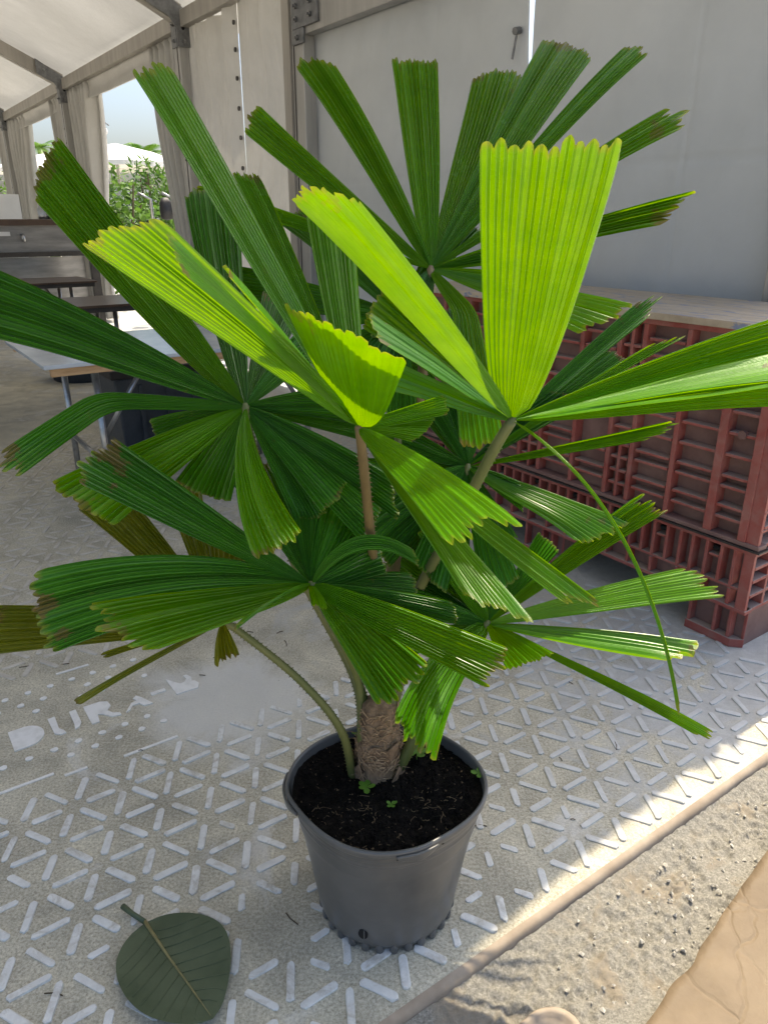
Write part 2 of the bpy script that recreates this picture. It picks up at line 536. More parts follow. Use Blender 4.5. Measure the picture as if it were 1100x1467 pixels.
def bar(a, b, w, h, up=Vector((0, 0, 1))):            # rectangular bar from a to b
    a, b = Vector(a), Vector(b)
    d = (b - a).normalized()
    s = d.cross(up).normalized() * (w / 2)
    t = s.cross(d).normalized() * (h / 2)
    return prism([a - s - t, a + s - t, a + s + t, a - s + t], b - a)


def tube(pts, rad, n=8, cap=True):
    pts = [Vector(p) for p in pts]
    m = len(pts)
    if not hasattr(rad, '__len__'):
        rad = [rad] * m
    vs, fs = [], []
    ref = Vector((0.31, 0.17, 0.93)).normalized()
    for i, p in enumerate(pts):
        d = (pts[min(i + 1, m - 1)] - pts[max(i - 1, 0)]).normalized()
        if abs(d.dot(ref)) > 0.98:
            ref = Vector((0.9, 0.3, 0.1)).normalized()
        x = (ref - d * ref.dot(d)).normalized()
        ref = x
        y = d.cross(x)
        for k in range(n):
            a = 2 * math.pi * k / n
            vs.append(p + (x * math.cos(a) + y * math.sin(a)) * rad[i])
    for i in range(m - 1):
        for k in range(n):
            k2 = (k + 1) % n
            fs.append((i * n + k, i * n + k2, (i + 1) * n + k2, (i + 1) * n + k))
    if cap:
        fs.append(tuple(range(n))[::-1])
        fs.append(tuple(range((m - 1) * n, m * n)))
    return vs, fs


def spline(pts, n=20):                                # Catmull-Rom
    pts = [Vector(p) for p in pts]
    q = [pts[0] * 2 - pts[1]] + pts + [pts[-1] * 2 - pts[-2]]
    out = []
    segs = len(pts) - 1
    for i in range(n + 1):
        s = min(i / n * segs, segs - 1e-6)
        k = int(s)
        t = s - k
        a, b, c, d = q[k], q[k + 1], q[k + 2], q[k + 3]
        out.append(0.5 * (2 * b + (c - a) * t + (2 * a - 5 * b + 4 * c - d) * t * t + (3 * b - a - 3 * c + d) * t ** 3))
    return out


def lathe(prof, centre, n=64, mod=None, close_bottom=False):
    vs, fs = [], []
    for r, z in prof:
        for k in range(n):
            a = 2 * math.pi * k / n
            rr = r * (mod(a, z) if mod else 1.0)
            vs.append(Vector((centre[0] + rr * math.cos(a), centre[1] + rr * math.sin(a), centre[2] + z)))
    m = len(prof)
    for i in range(m - 1):
        for k in range(n):
            k2 = (k + 1) % n
            fs.append((i * n + k, i * n + k2, (i + 1) * n + k2, (i + 1) * n + k))
    if close_bottom:
        fs.append(tuple(range(n))[::-1])
    return vs, fs


def sheet(fn, nu, nv):                                # fn(u,v) -> point
    vs = [fn(i / nu, j / nv) for j in range(nv + 1) for i in range(nu + 1)]
    w = nu + 1
    fs = [(j * w + i, j * w + i + 1, (j + 1) * w + i + 1, (j + 1) * w + i) for j in range(nv) for i in range(nu)]
    return vs, fs


def nz(x, y, z=0.0, s=1.0):
    return noise.noise(Vector((x * s, y * s, z * s)))


# ================================================================== THE SETTING
GZ = -0.024                                           # ground level below the mats
# ground: one sheet to the horizon
g = sheet(lambda u, v: Vector(((u - 0.5) * 1600, (v - 0.5) * 1600, GZ - 0.02)), 8, 8)
tag(obj('ground', g, 'pale_sand'), kind='structure')


def rough_ground(u, v):
    r, l = -0.75 + 2.55 * u, -0.06 + 0.580 * v
    crust = abs(nz(r, l, 4.1, 46))
    h = 0.005 * nz(r, l, 0.3, 5) + 0.0025 * nz(r, l, 1.7, 17) + 0.0075 * (0.35 - crust) + 0.0062 * nz(r, l, 9.1, 95) + 0.0036 * nz(r, l, 2.1, 190)
    cl = nz(r, l, 7.7, 4.2) + 0.35 * nz(r, l, 3.3, 15)
    if cl > 0.10:                                     # trodden smooth patches
        h = h * max(0.22, 1 - (cl - 0.10) * 7) + 0.003
    bank = max(0.0, (l - 0.470) / 0.05)
    return V(r, l, GZ + h * (1 - 0.6 * min(1, bank)) - 0.003 + 0.011 * min(1.0, bank) ** 1.6)


tag(obj('sand_verge', sheet(rough_ground, 800, 190), 'crushed_limestone', smooth=True), kind='structure')
# loose stones
vs, fs = [], []
rs = random.Random(3)
for i in range(2600):
    r, l = rs.uniform(0.1, 1.7), rs.uniform(-0.05, 0.505)
    if nz(r, l, 2.2, 3.5) < -0.02:
        continue
    s = rs.choice((0.0012, 0.0016, 0.0022, 0.003, 0.004))
    c = V(r, l, GZ + s * 0.2 + max(0.0, (l - 0.47) / 0.05) * 0.008)
    n = len(vs)
    for dx, dy, dz in ((1, 0, 0), (-1, 0.2, 0), (0, 1, 0.1), (0.1, -1, 0), (0, 0.1, 0.9), (0, 0, -0.8)):
        vs.append(c + Vector((dx + rs.uniform(-.4, .4), dy + rs.uniform(-.4, .4), dz + rs.uniform(-.2, .2))) * s)
    for f in ((0, 2, 4), (2, 1, 4), (1, 3, 4), (3, 0, 4), (2, 0, 5), (1, 2, 5), (3, 1, 5), (0, 3, 5)):
        fs.append(tuple(k + n for k in f))
tag(obj('gravel', (vs, fs), 'pebble'), 'loose pale gravel scattered along the sunlit verge beside the mat edge', 'gravel', kind='stuff')

# floor mat: slab with a softly rounded, slightly sunken rim along its edge
prof = [(-3.2, -0.0)]


def mat_top(u, v):
    return V(-7.0 + 12.0 * u, 0.560 + 14.0 * v * v, 0.0)


floor = obj('floor_mat', sheet(mat_top, 60, 60), 'floor_mat_sandy')
tag(floor, kind='structure')
edge_prof = [(0.5601, 0.0), (0.545, -0.0012), (0.532, -0.0016), (0.5255, -0.003), (0.5215, -0.008), (0.5205, -0.014), (0.5200, -0.060)]


def mat_rim(u, v):
    k = min(int(v * 6 + 1e-6), 6)
    l, z = edge_prof[k]
    r = -7.0 + 12.0 * u
    return V(r, l + 0.0012 * nz(r, k, 0, 9), z + 0.0007 * nz(r, k, 5, 14))


rim = obj('mat_rim', sheet(mat_rim, 600, 6), 'mat_edge', floor, smooth=True)
rim.data.materials.append(MATS['floor_mat_sandy'])
for i, p in enumerate(rim.data.polygons):
    p.material_index = 1 if (i // 600) < 2 else 0


# raised treads: one bar on every edge of a triangular lattice
def tread_geo(length, w, h):
    n = 6
    ring = []
    for s in (1, -1):
        for k in range(n + 1):
            a = -math.pi / 2 + math.pi * k / n + (0 if s == 1 else math.pi)
            ring.append((s * (length / 2 - w / 2) + w / 2 * math.cos(a), w / 2 * math.sin(a)))
    m = len(ring)
    vs = [Vector((x, y, -0.002)) for x, y in ring]
    vs += [Vector((x, y, h * 0.65)) for x, y in ring]
    vs += [Vector((x * 0.975, y * 0.80, h)) for x, y in ring]
    fs = []
    for j in (0, 1):
        fs += [(j * m + i, j * m + (i + 1) % m, (j + 1) * m + (i + 1) % m, (j + 1) * m + i) for i in range(m)]
    fs.append(tuple(range(2 * m, 3 * m)))
    return vs, fs


TREADS = []
for var, (ln, w, h) in enumerate(((0.056, 0.0118, 0.0034), (0.054, 0.0110, 0.0028), (0.044, 0.0105, 0.0022), (0.030, 0.0105, 0.0020), (0.055, 0.0122, 0.0030), (0.052, 0.0100, 0.0024), (0.050, 0.0112, 0.0030))):
    vs, fs = tread_geo(ln, w, h)
    rv = random.Random(var)
    vs = [v + Vector((rv.uniform(-1, 1), rv.uniform(-1, 1), 0)) * 0.0011 for v in vs]
    me = bpy.data.meshes.new('tread')
    me.from_pydata([tuple(v * S) for v in vs], [], fs)
    me.materials.append(MATS['tread'])
    me.update()
    TREADS.append((me, vs, fs))
AL, HL = 0.0884, 0.07656
places = []
for j in range(-9, 60):
    l0 = 1.064 + HL * j
    for k in range(-60, 40):
        r0 = 0.012 + 0.0442 * j + AL * k
        for (dr, dl, ang) in ((AL / 2, 0, 0), (AL / 4, HL / 2, 60), (-AL / 4, HL / 2, 120)):
            r, l = r0 + dr, l0 + dl
            if not (0.552 < l < 1.205 or 1.60 < l < 3.6):
                continue
            p = V(r, l)
            d = p - Vector((0, 0, CAMH))
            dep = d.y * math.cos(PITCH) - d.z * math.sin(PITCH)
            if dep < 0.3:
                continue
            px = CX + FPX * d.x / dep
            py = CY - FPX * (d.y * math.sin(PITCH) + d.z * math.cos(PITCH)) / dep
            if not (-60 < px < 1160 and 480 < py < 1530):
                continue
            if r > 1.54 and l < 2.2:
                continue
            places.append((dep, r, l, ang))
places.sort()
rt = random.Random(11)
stuffg, farg = [], []
cnt = 0
for dep, r, l, ang in places:
    cover = nz(r, l, 0.7, 3.2) + 0.5 * nz(r, l, 3.1, 11)      # drifts of sand bury some of the bars
    if cover > 0.50 and r < 0.8:
        continue
    q = rt.random()
    var = (0, 4, 1, 6, 5)[int(q * 5.4)] if q < 0.92 else 2 if q < 0.97 else 3
    if cover > 0.32 and r < 0.8:
        var = 3 if q < 0.5 else 2
    a = math.radians(ang + 35 - 0) + rt.uniform(-0.025, 0.025)
    pos = V(r + rt.uniform(-1, 1) * 0.0012, l + rt.uniform(-1, 1) * 0.0012, 0)
    if l > 1.6:
        pos.z -= 0.0012
    if cnt < 300:
        o = bpy.data.objects.new('tread', TREADS[var][0])
        col.objects.link(o)
        o.parent = floor
        o.location = (pos - ORG[floor.name]) * S
        o.rotation_euler = (0, 0, a)
        cnt += 1
    else:
        ca, sa = math.cos(a), math.sin(a)
        vs = [pos + Vector((v.x * ca - v.y * sa, v.x * sa + v.y * ca, v.z)) for v in TREADS[var][1]]
        (farg if l > 1.6 else stuffg).append((vs, TREADS[var][2]))
tag(obj('far_treads', join(*stuffg), 'tread', floor), kind='stuff')
tag(obj('dusty_treads', join(*farg), 'tread_far', floor), kind='stuff')


# moulded lettering DURA-BASE and the studs round it
def stroke(poly, z=0.0026):
    return prism([V(r, l, -0.002) for r, l in poly], Vector((0, 0, z + 0.002)))


def letter(poly):
    obj('letter', stroke(poly), 'lettering', floor)


b0, t0 = 1.354, 1.422
letter([(0.088, b0), (0.116, b0)] + [(0.116 + 0.032 * math.cos(a), 1.388 + 0.034 * math.sin(a)) for a in [math.radians(-75 + 15 * k) for k in range(11)]] + [(0.116, t0), (0.088, t0)])
letter([(0.162, t0), (0.176, t0), (0.174, 1.378), (0.181, 1.366), (0.183, 1.356), (0.172, 1.356), (0.163, 1.366)])
letter([(0.200, 1.357), (0.209, 1.360), (0.216, 1.374), (0.217, t0), (0.204, t0), (0.203, 1.376)])
letter([(0.232, b0), (0.247, b0), (0.250, 1.380), (0.258, 1.376), (0.272, 1.356), (0.290, 1.352), (0.290, 1.360), (0.277, 1.368), (0.270, 1.383), (0.281, 1.396), (0.279, 1.413), (0.266, 1.421), (0.232, t0)])
letter([(0.300, 1.354), (0.309, 1.356), (0.318, 1.369), (0.332, 1.369), (0.338, 1.355), (0.356, 1.353), (0.343, 1.386), (0.335, 1.399), (0.326, 1.392), (0.331, 1.381), (0.318, 1.378), (0.309, 1.366)])
letter([(0.363, 1.381), (0.394, 1.381), (0.394, 1.391), (0.363, 1.391)])
letter([(0.408, t0), (0.408, b0), (0.455, 1.352), (0.463, 1.366), (0.459, 1.381), (0.453, 1.384), (0.458, 1.398), (0.452, 1.413), (0.444, 1.413), (0.446, 1.398), (0.438, 1.388), (0.428, 1.388), (0.418, 1.404)])
for r in [0.039 + 0.045 * k for k in range(-3, 8)]:
    for dl, dr in ((1.283, 0.0), (1.317, 0.0225), (1.465, 0.0205), (1.503, -0.002), (1.543, 0.02)):
        if rt.random() < 0.25 or r + dr > 0.44:
            continue
        pts = [(r + dr + 0.0075 * math.cos(a) * rt.uniform(.8, 1.1), dl + 0.0065 * math.sin(a) * rt.uniform(.8, 1.1)) for a in [k * math.pi / 5 for k in range(10)]]
        obj('stud', stroke(pts, 0.002), 'lettering', floor)
for (ra, rb, l) in ((0.00, 0.135, 1.246), (0.15, 0.19, 1.228), (0.255, 0.36, 1.219), (0.215, 0.285, 1.58), (-0.2, -0.05, 1.25), (-0.1, 0.06, 1.59)):
    obj('moulded_line', stroke([(ra, l), (rb, l - 0.001), (rb, l + 0.005), (ra, l + 0.006)], 0.0018), 'lettering', floor)

# litter on the mat: twigs and crumbs
rl_ = random.Random(5)
for i in range(34):
    r, l = rl_.uniform(-0.3, 1.3), rl_.uniform(0.56, 1.7)
    a = rl_.uniform(0, 6.28)
    s = rl_.uniform(0.004, 0.014)
    p0 = V(r, l, 0.0015)
    d = Vector((math.cos(a), math.sin(a), 0)) * s
    obj('twig', tube([p0 - d, p0 + Vector((0, 0, 0.001)) + d * 0.1 + Vector((-d.y, d.x, 0)) * 0.15, p0 + d], 0.0009, 5), 'debris', floor)

# ------------------------------------------------------------------ tent
RW = 2.10
EZ = 2.14
SL = 0.46
RIDGE_R = -0.9
LE, LF = 1.062, 20.0                                  # end and far end of the roof


def roof_z(r):
    return EZ + SL * (RW - r) if r > RIDGE_R else EZ + SL * (r - (2 * RIDGE_R - RW))


tent = empty('marquee_tent', V(RIDGE_R, 8.0, 0.0))
tag(tent, 'white frame tent with aluminium poles and pitched fabric roof over the mats', 'tent')


def roof_pt(side):
    def fn(u, v):
        r = RW + 0.30 - 3.30 * u if side > 0 else (2 * RIDGE_R - RW) + 3.0 * u
        l = LE + (LF - LE) * v
        bay = ((l - 5.15) / 2.93) % 1.0
        sag = -0.035 * math.sin(math.pi * bay) * math.sin(math.pi * u)
        if l - LE < 0.3:
            sag *= (l - LE) / 0.3
        return V(r, l, roof_z(r) + 0.03 + sag + 0.006 * nz(r, l, 0, 2.2))
    return fn


for side in (1, -1):
    obj('roof_panel', sheet(roof_pt(side), 24, 150), 'roof_fabric', tent, smooth=True)


def bolts(parent, pts, nrm, rad=0.011):
    for p in pts:
        obj('bolt', tube([p, p + nrm * 0.012, p + nrm * 0.0121, p + nrm * 0.02], [rad, rad, rad * 0.5, rad * 0.5], 6), 'bolt_steel', parent)


INW = -RV
for l in (1.075, 5.15, 8.08, 10.95, 13.9, 16.8):
    pole = obj('pole', join(box(RW - 0.075, RW - 0.012, l - 0.055, l + 0.03, 0, EZ), box(RW - 0.07, RW - 0.02, l + 0.032, l + 0.052, 0, EZ - 0.02)), 'aluminium', tent, bevel=0.004)
    obj('pole_slot', box(RW - 0.0775, RW - 0.0752, l - 0.030, l - 0.023, 0, EZ - 0.2), 'dark_trim', pole)
    for z in (1.72, 1.60, 1.30):
        obj('pole_hole', tube([V(RW - 0.0748, l - 0.012, z), V(RW - 0.0765, l - 0.012, z)], 0.008, 8), 'hole_dark', pole)
    obj('base_plate', box(RW - 0.13, RW + 0.04, l - 0.11, l + 0.11, 0.002, 0.014), 'galvanised', pole)
    # rafter up to the ridge
    a = V(RW - 0.05, l, roof_z(RW - 0.05) - 0.05)
    b = V(RIDGE_R, l, roof_z(RIDGE_R) - 0.05)
    raf = obj('rafter', bar(a, b, 0.07, 0.105), 'aluminium_warm', tent)
    obj('rafter', bar(b, V(2 * RIDGE_R - RW, l, EZ - 0.05), 0.07, 0.105), 'aluminium_warm', tent)
    obj('pole', box(2 * RIDGE_R - RW, 2 * RIDGE_R - RW + 0.065, l - 0.05, l + 0.05, 0, EZ), 'aluminium', tent)
    if l < 2:
        continue
    # knee bracket plate on the inner corner, in the plane of the frame
    k = l - 0.062
    zt = roof_z(RW)
    poly = [(RW - 0.005, zt - 0.02), (RW - 0.005, 1.93), (RW - 0.085, 1.93), (RW - 0.085, 2.02), (RW - 0.125, 2.085), (RW - 0.26, roof_z(RW - 0.26) - 0.115), (RW - 0.26, roof_z(RW - 0.26) + 0.005)]
    br = obj('knee_bracket', prism([V(r, k, z) for r, z in poly], -LV * 0.012), 'galvanised', tent)
    bolts(br, [V(RW - 0.045, k - 0.012, 1.96), V(RW - 0.045, k - 0.012, 2.10), V(RW - 0.20, k - 0.012, roof_z(RW - 0.20) - 0.05)], -LV)
    obj('bracket_hole', tube([V(RW - 0.045, k - 0.011, 2.03), V(RW - 0.045, k - 0.0135, 2.03)], 0.011, 8), 'hole_dark', br)
    bracket_face = prism([V(RW - 0.077, l - 0.05, 1.93), V(RW - 0.077, l + 0.03, 1.93), V(RW - 0.077, l + 0.03, 2.16), V(RW - 0.077, l - 0.05, 2.16)], -RV * 0.008)
    bf = obj('bracket_face', bracket_face, 'galvanised', tent)
    bolts(bf, [V(RW - 0.085, l - 0.02, z) for z in (1.965, 2.05, 2.12)], INW, 0.010)
# eave beams and ridge
obj('eave_beam', box(RW - 0.06, RW - 0.005, 1.12, LF, 2.035, 2.125), 'aluminium_warm', tent, bevel=0.004)
obj('eave_beam', box(2 * RIDGE_R - RW + 0.005, 2 * RIDGE_R - RW + 0.06, 1.12, LF, 2.035, 2.125), 'aluminium_warm', tent)
obj('ridge_beam', box(RIDGE_R - 0.04, RIDGE_R + 0.04, LE + 0.02, LF, roof_z(RIDGE_R) - 0.10, roof_z(RIDGE_R) - 0.02), 'aluminium_warm', tent)
# half-bay upright with its bolted plate and the lower cross beam
up = obj('upright', box(RW - 0.075, RW - 0.012, 3.555, 3.665, 0, 2.034), 'aluminium', tent, bevel=0.004)
obj('edge_strip', box(RW - 0.082, RW - 0.03, 3.675, 3.745, 0, 2.034), 'aluminium_warm', up)
obj('upright_slot', box(RW - 0.0775, RW - 0.0752, 3.640, 3.648, 0, 1.9), 'dark_trim', up)
plate = obj('joint_plate', join(box(RW - 0.089, RW - 0.0755, 3.40, 3.635, 1.775, 1.955), box(RW - 0.089, RW - 0.0755, 3.53, 3.635, 1.712, 1.7745)), 'galvanised', tent, bevel=0.003)
bolts(plate, [V(RW - 0.089, l, z) for l, z in ((3.585, 1.812), (3.585, 1.865), (3.585, 1.92), (3.455, 1.812), (3.455, 1.865), (3.455, 1.925), (3.58, 1.738))], INW, 0.012)
obj('cross_beam', box(RW - 0.074, RW - 0.02, 1.12, 3.55, 1.748, 1.905), 'aluminium', tent, bevel=0.004)


# curtains: hanging fabric with folds
def curtain(name, l0, l1, z0, z1, fold, amp, r, label=None, mat='tent_fabric', gather=None, seed=0, nu=60, nv=40, r_amp=0.0):
    def fn(u, v):
        l = l0 + (l1 - l0) * u
        z = z0 + (z1 - z0) * v
        if gather:                                    # gather(v) -> centre, width factor
            c, w = gather(v)
            l = c + (l - (l0 + l1) / 2) * w
        ph = u * fold * 2 * math.pi + 1.2 * nz(u * 3, v * 1.3, seed + 0.5)
        off = amp * math.sin(ph) * (0.55 + 0.45 * nz(u * 2, v * 2, seed))
        off += r_amp * nz(u * 2.2, v * 1.6, seed + 3.3)
        return V(r + off, l, z)
    o = obj(name, sheet(fn, nu, nv), mat, smooth=True)
    md = o.modifiers.new('thickness', 'SOLIDIFY')
    md.thickness = 0.002 * S
    md.offset = 1.0
    return o


def slit(v, open_l, closed_l, z):
    return closed_l


# big grey wall, two lengths that part at the top
def wall_fn(l0, l1, seed, right_open=False, left_open=False):
    def fn(u, v):
        z = 0.02 + 2.012 * v
        a, b = l0, l1
        k = max(0.0, (z - 1.42) / 0.6)
        if left_open:
            a = l0 + 0.028 * k ** 0.7
        if right_open:
            b = l1 - 0.012 * k
        l = a + (b - a) * u
        off = 0.016 * nz(l * 1.6, z * 1.1, seed) + 0.007 * nz(l * 5, z * 2.0, seed + 4) + 0.003 * nz(l * 13 + z * 6, z * 3 - l * 2, seed + 9)
        off += 0.004 * math.exp(-((z - 1.107 - 0.01 * nz(l, 0, 2)) / 0.006) ** 2)
        off += 0.003 * math.exp(-((z - 0.62) / 0.006) ** 2)
        for ls in (1.47, 2.65, 3.10):
            off += 0.0025 * math.exp(-((l - ls) / 0.006) ** 2)
        return V(RW - 0.002 + off, l, z)
    return fn


for nm, a, b, ro, lo_, sd, lab in (('wall_curtain', 0.99, 2.128, True, False, 1.0, 'plain grey fabric wall panel hanging behind the red crates'),
                                  ('wall_curtain', 2.126, 3.60, False, True, 6.0, 'grey fabric wall panel beside the bolted upright, behind the palm')):
    o = obj(nm, sheet(wall_fn(a, b, sd, ro, lo_), 130, 150), 'wall_fabric', smooth=True)
    tag(o, lab, 'curtain')
    md = o.modifiers.new('thickness', 'SOLIDIFY')
    md.thickness = 0.002
hk = obj('curtain_hook', join(tube([V(2.085, 2.17, 1.545), V(2.06, 2.17, 1.54)], 0.012, 8), tube([V(2.075, 2.172, 1.54), V(2.07, 2.185, 1.46)], 0.004, 6)), 'galvanised')
tag(hk, 'small dark metal hook beside the bright slit in the grey wall', 'hook')

# laced pale curtain between the two uprights: two lengths that meet at an eyelet seam
for nm, a, b, sd, lab in (('laced_curtain', 3.75, 4.385, 2.0, 'crinkled pale curtain length between the bolted upright and the eyelet seam'),
                          ('laced_curtain', 4.395, 5.125, 5.0, 'crinkled pale curtain length between the eyelet seam and the knee bracket pole')):
    def fn(u, v, a=a, b=b, sd=sd):
        l, z = a + (b - a) * u, 0.02 + 2.02 * v
        off = 0.09 * math.sin(u * 13 + 2.0 * nz(u * 2, v * 2, sd)) * nz(u * 3 + sd, v * 1.4, 1) + 0.05 * nz(l * 4.5 + z * 0.8, z * 1.0, sd) + 0.034 * nz(l * 11 + z * 1.5, z * 1.6, sd + 2) + 0.016 * nz(l * 24 - z * 2, z * 3.5, sd + 2)
        off *= min(1.0, min(u, 1 - u) * (b - a) / 0.12)
        gap = 0.004 * max(0, nz(0, z * 4.5, sd + 8)) if (z < 1.75) else 0
        if a > 4:
            l += gap * (1 - u) ** 6
        else:
            l -= gap * u ** 6
        return V(RW - 0.004 + off, l, z)
    o = obj(nm, sheet(fn, 90, 110), 'tent_fabric', smooth=True)
    tag(o, lab, 'curtain')
    if a > 4:
        for z in (1.95, 1.82, 1.68, 1.53, 1.38, 1.22):
            obj('eyelet', tube([V(RW - 0.016, 4.41, z), V(RW - 0.024, 4.41, z)], 0.012, 10), 'dark_trim', o)


def tie(zc):
    return lambda v: 0


def gathered(l0, l1, zc_l, wmin, label, seed, fold=6, lean=0.0):
    def ga(v):
        # v=0 bottom, 1 top
        w = wmin + (1 - wmin) * (max(0.0, v - 0.25) / 0.75) ** 1.3
        return ((l0 + l1) / 2 + (zc_l - (l0 + l1) / 2) * (1 - v) ** 1.0, w)
    o = curtain('gathered_curtain', l0, l1, 0.03, 2.03, fold, 0.11, RW + 0.03, gather=ga, seed=seed, nu=70, nv=40)
    tag(o, label, 'curtain')
    return o


gathered(5.17, 5.80, 5.34, 0.55, 'pale curtain drawn aside against the near knee bracket pole, left of the laced curtains', 1.0)
gathered(7.32, 8.05, 7.84, 0.55, 'pale curtain bunched on the sunlit side of the middle tent pole', 2.0)
gathered(8.10, 8.75, 8.38, 0.60, 'pale curtain bunched on the shaded side of the middle tent pole', 3.0)
gathered(10.0, 10.92, 10.62, 0.60, 'pale curtain bunched beside the farthest visible tent pole', 4.0)
gathered(11.05, 11.8, 11.2, 0.60, 'pale curtain drawn back just beyond the farthest visible tent pole', 5.0)
for a, b, lab in ((5.24, 8.0, 'rolled fabric valance under the eave beam of the near open bay'), (8.18, 10.87, 'rolled fabric valance under the eave beam of the middle open bay'), (11.05, 13.8, 'rolled fabric valance under the eave beam of the farthest open bay')):
    def vf(u, v, a=a, b=b):
        l = a + (b - a) * u
        z = 2.036 - (0.125 + 0.012 * math.sin(u * 3.1)) * v
        return V(RW - 0.01 + 0.02 * math.sin(v * 3) + 0.006 * nz(l * 4, v * 2, 3), l, z)
    o = obj('valance', sheet(vf, 60, 10), 'tent_fabric', smooth=True)
    tag(o, lab, 'valance')
    md = o.modifiers.new('thickness', 'SOLIDIFY')
    md.thickness = 0.002

# ------------------------------------------------------------------ red plastic bins and the board on top
LB0, LB1 = 0.765, 2.05
RF = 1.55
PAN = RF + 0.030


def rib(parent, l0, l1, z0, z1, r0=RF, mat='red_plastic'):
    obj('rib', box(r0, PAN + 0.002, l0, l1, z0, z1), mat, parent, bevel=0.0012)


upper = empty('bulk_bin', V(1.75, 1.4, 0.262))
tag(upper, 'dusty red plastic ribbed crate stacked upper, under the plywood sheet', 'crate')
obj('side_wall', box(PAN, 2.0, LB0 + 0.034, LB1 - 0.03, 0.262, 0.728), 'red_dusty', upper)
obj('bottom_lip', box(RF - 0.004, PAN, LB0 - 0.004, LB1, 0.2585, 0.2695), 'red_dusty', upper, bevel=0.002)
obj('corner_seal', box(RF - 0.010, PAN, LB0 - 0.010, LB1, 0.2545, 0.2583), 'dark_trim', upper)
obj('top_lip', box(RF, PAN, LB0, LB1, 0.716, 0.7285), 'red_plastic', upper, bevel=0.002)
cols = [0.805, 0.892, 1.01, 1.128, 1.20, 1.318, 1.44, 1.52, 1.64, 1.76, 1.88, 1.99]
for i, l in enumerate(cols):
    w = 0.010 if i in (0, 1, 8) else 0.006
    rib(upper, l - w, l + w, 0.2697, 0.7158, RF - (0.004 if i < 2 else 0))
rows = [0.308, 0.335, 0.381, 0.406, 0.455, 0.505, 0.553, 0.600, 0.645, 0.682]
rb_ = random.Random(21)
for i in range(len(cols) - 1):
    a, b = cols[i] + 0.0105, cols[i + 1] - 0.0105
    if i in (3, 6):                                   # narrow columns with small cells
        m_ = (a + b) / 2
        for z in (0.305, 0.34, 0.375, 0.41, 0.455, 0.505, 0.56, 0.61, 0.66):
            rib(upper, a, b, z - 0.0035, z + 0.0035, RF + 0.003)
        rib(upper, m_ - 0.004, m_ + 0.004, 0.2697, 0.42, RF + 0.002)
        rib(upper, m_ - 0.004, m_ + 0.004, 0.60, 0.7158, RF + 0.002)
        continue
    for z in rows:
        if i == 4 and 0.40 < z < 0.60:
            continue
        if i == 2 and abs(z - 0.553) < 0.01:
            pass
        rib(upper, a, b, z - 0.0035, z + 0.0035, RF + 0.003)
    if i == 1:
        obj('recess_panel', box(PAN - 0.012, PAN - 0.001, a, b, 0.5575, 0.596), 'red_dusty', upper)
    if i == 4:                                        # moulded emblem of sweeping arcs
        for k, rad in enumerate((0.018, 0.036, 0.052)):
            c = V(RF + 0.006, (a + b) / 2 - 0.004 * k, 0.545 - 0.01 * k)
            pts = [c + LV * rad * math.cos(t) * 1.05 + Vector((0, 0, rad * math.sin(t))) for t in [math.radians(150 + 16 * q) for q in range(12)]]
            obj('emblem_arc', tube(pts, 0.0045, 6), 'red_plastic', upper, smooth=True)
        obj('emblem_stroke', tube([V(RF + 0.006, b - 0.01, 0.578), V(RF + 0.006, (a + b) / 2, 0.560), V(RF + 0.006, a + 0.012, 0.583)], 0.0045, 6), 'red_plastic', upper)
obj('clip', tube([V(RF - 0.001, 0.848, 0.507), V(RF + 0.01, 0.848, 0.507)], 0.010, 8), 'red_dusty', upper)
# end face of the upper bin (towards the open side)
obj('end_wall', box(PAN + 0.03, 1.99, LB0 + 0.030, LB0 + 0.0335, 0.262, 0.728), 'red_dusty', upper)
for z in [0.262 + 0.0455 * k for k in range(11)]:
    obj('rib', box(RF + 0.012, 1.98, LB0, LB0 + 0.0295, z, z + 0.007), 'red_plastic', upper, bevel=0.0012)
for r in (RF, 1.66, 1.78, 1.90):
    obj('rib', box(r, r + 0.0115, LB0 + 0.001, LB0 + 0.0305, 0.2645, 0.724), 'red_plastic', upper, bevel=0.0012)
obj('corner_post', box(RF + 0.001, PAN + 0.001, LB0 + 0.0315, LB0 + 0.034, 0.2697, 0.7158), 'red_plastic', upper)
for z in (0.30, 0.345, 0.39, 0.435, 0.48, 0.525, 0.57, 0.615, 0.66):
    obj('rib', box(RF + 0.002, PAN + 0.001, LB0, LB0 + 0.0312, z, z + 0.006), 'red_plastic', upper, bevel=0.001)

lower = empty('bulk_bin', V(1.75, 1.4, 0.0))
tag(lower, 'dusty red plastic crate base with block feet standing on the mat beneath another crate', 'crate')
obj('side_wall', box(PAN, 2.0, LB0 + 0.036, LB1 - 0.03, 0.095, 0.2535), 'red_dusty', lower)
obj('top_lip', box(RF - 0.002, PAN, LB0, LB1, 0.243, 0.2538), 'red_plastic', lower, bevel=0.002)
obj('bottom_lip', box(RF, PAN, LB0, LB1, 0.094, 0.104), 'red_plastic', lower, bevel=0.002)
obj('mid_lip', box(RF + 0.004, PAN, LB0 + 0.03, LB1, 0.146, 0.153), 'red_plastic', lower, bevel=0.0015)
ll = LB0 + 0.05
k = 0
while ll < LB1 - 0.02:
    rib(lower, ll - 0.004, ll + 0.004, 0.1535, 0.2425, RF + 0.001)
    if k % 2 == 0:
        rib(lower, ll - 0.004, ll + 0.004, 0.1045, 0.1455, RF + 0.002)
    if k % 4 == 1:
        rib(lower, ll + 0.0045, ll + 0.032, 0.208, 0.214, RF + 0.004)
        rib(lower, ll + 0.008, ll + 0.028, 0.222, 0.233, RF + 0.012, 'hole_dark')
    ll += 0.0375 if k % 3 else 0.033
    k += 1
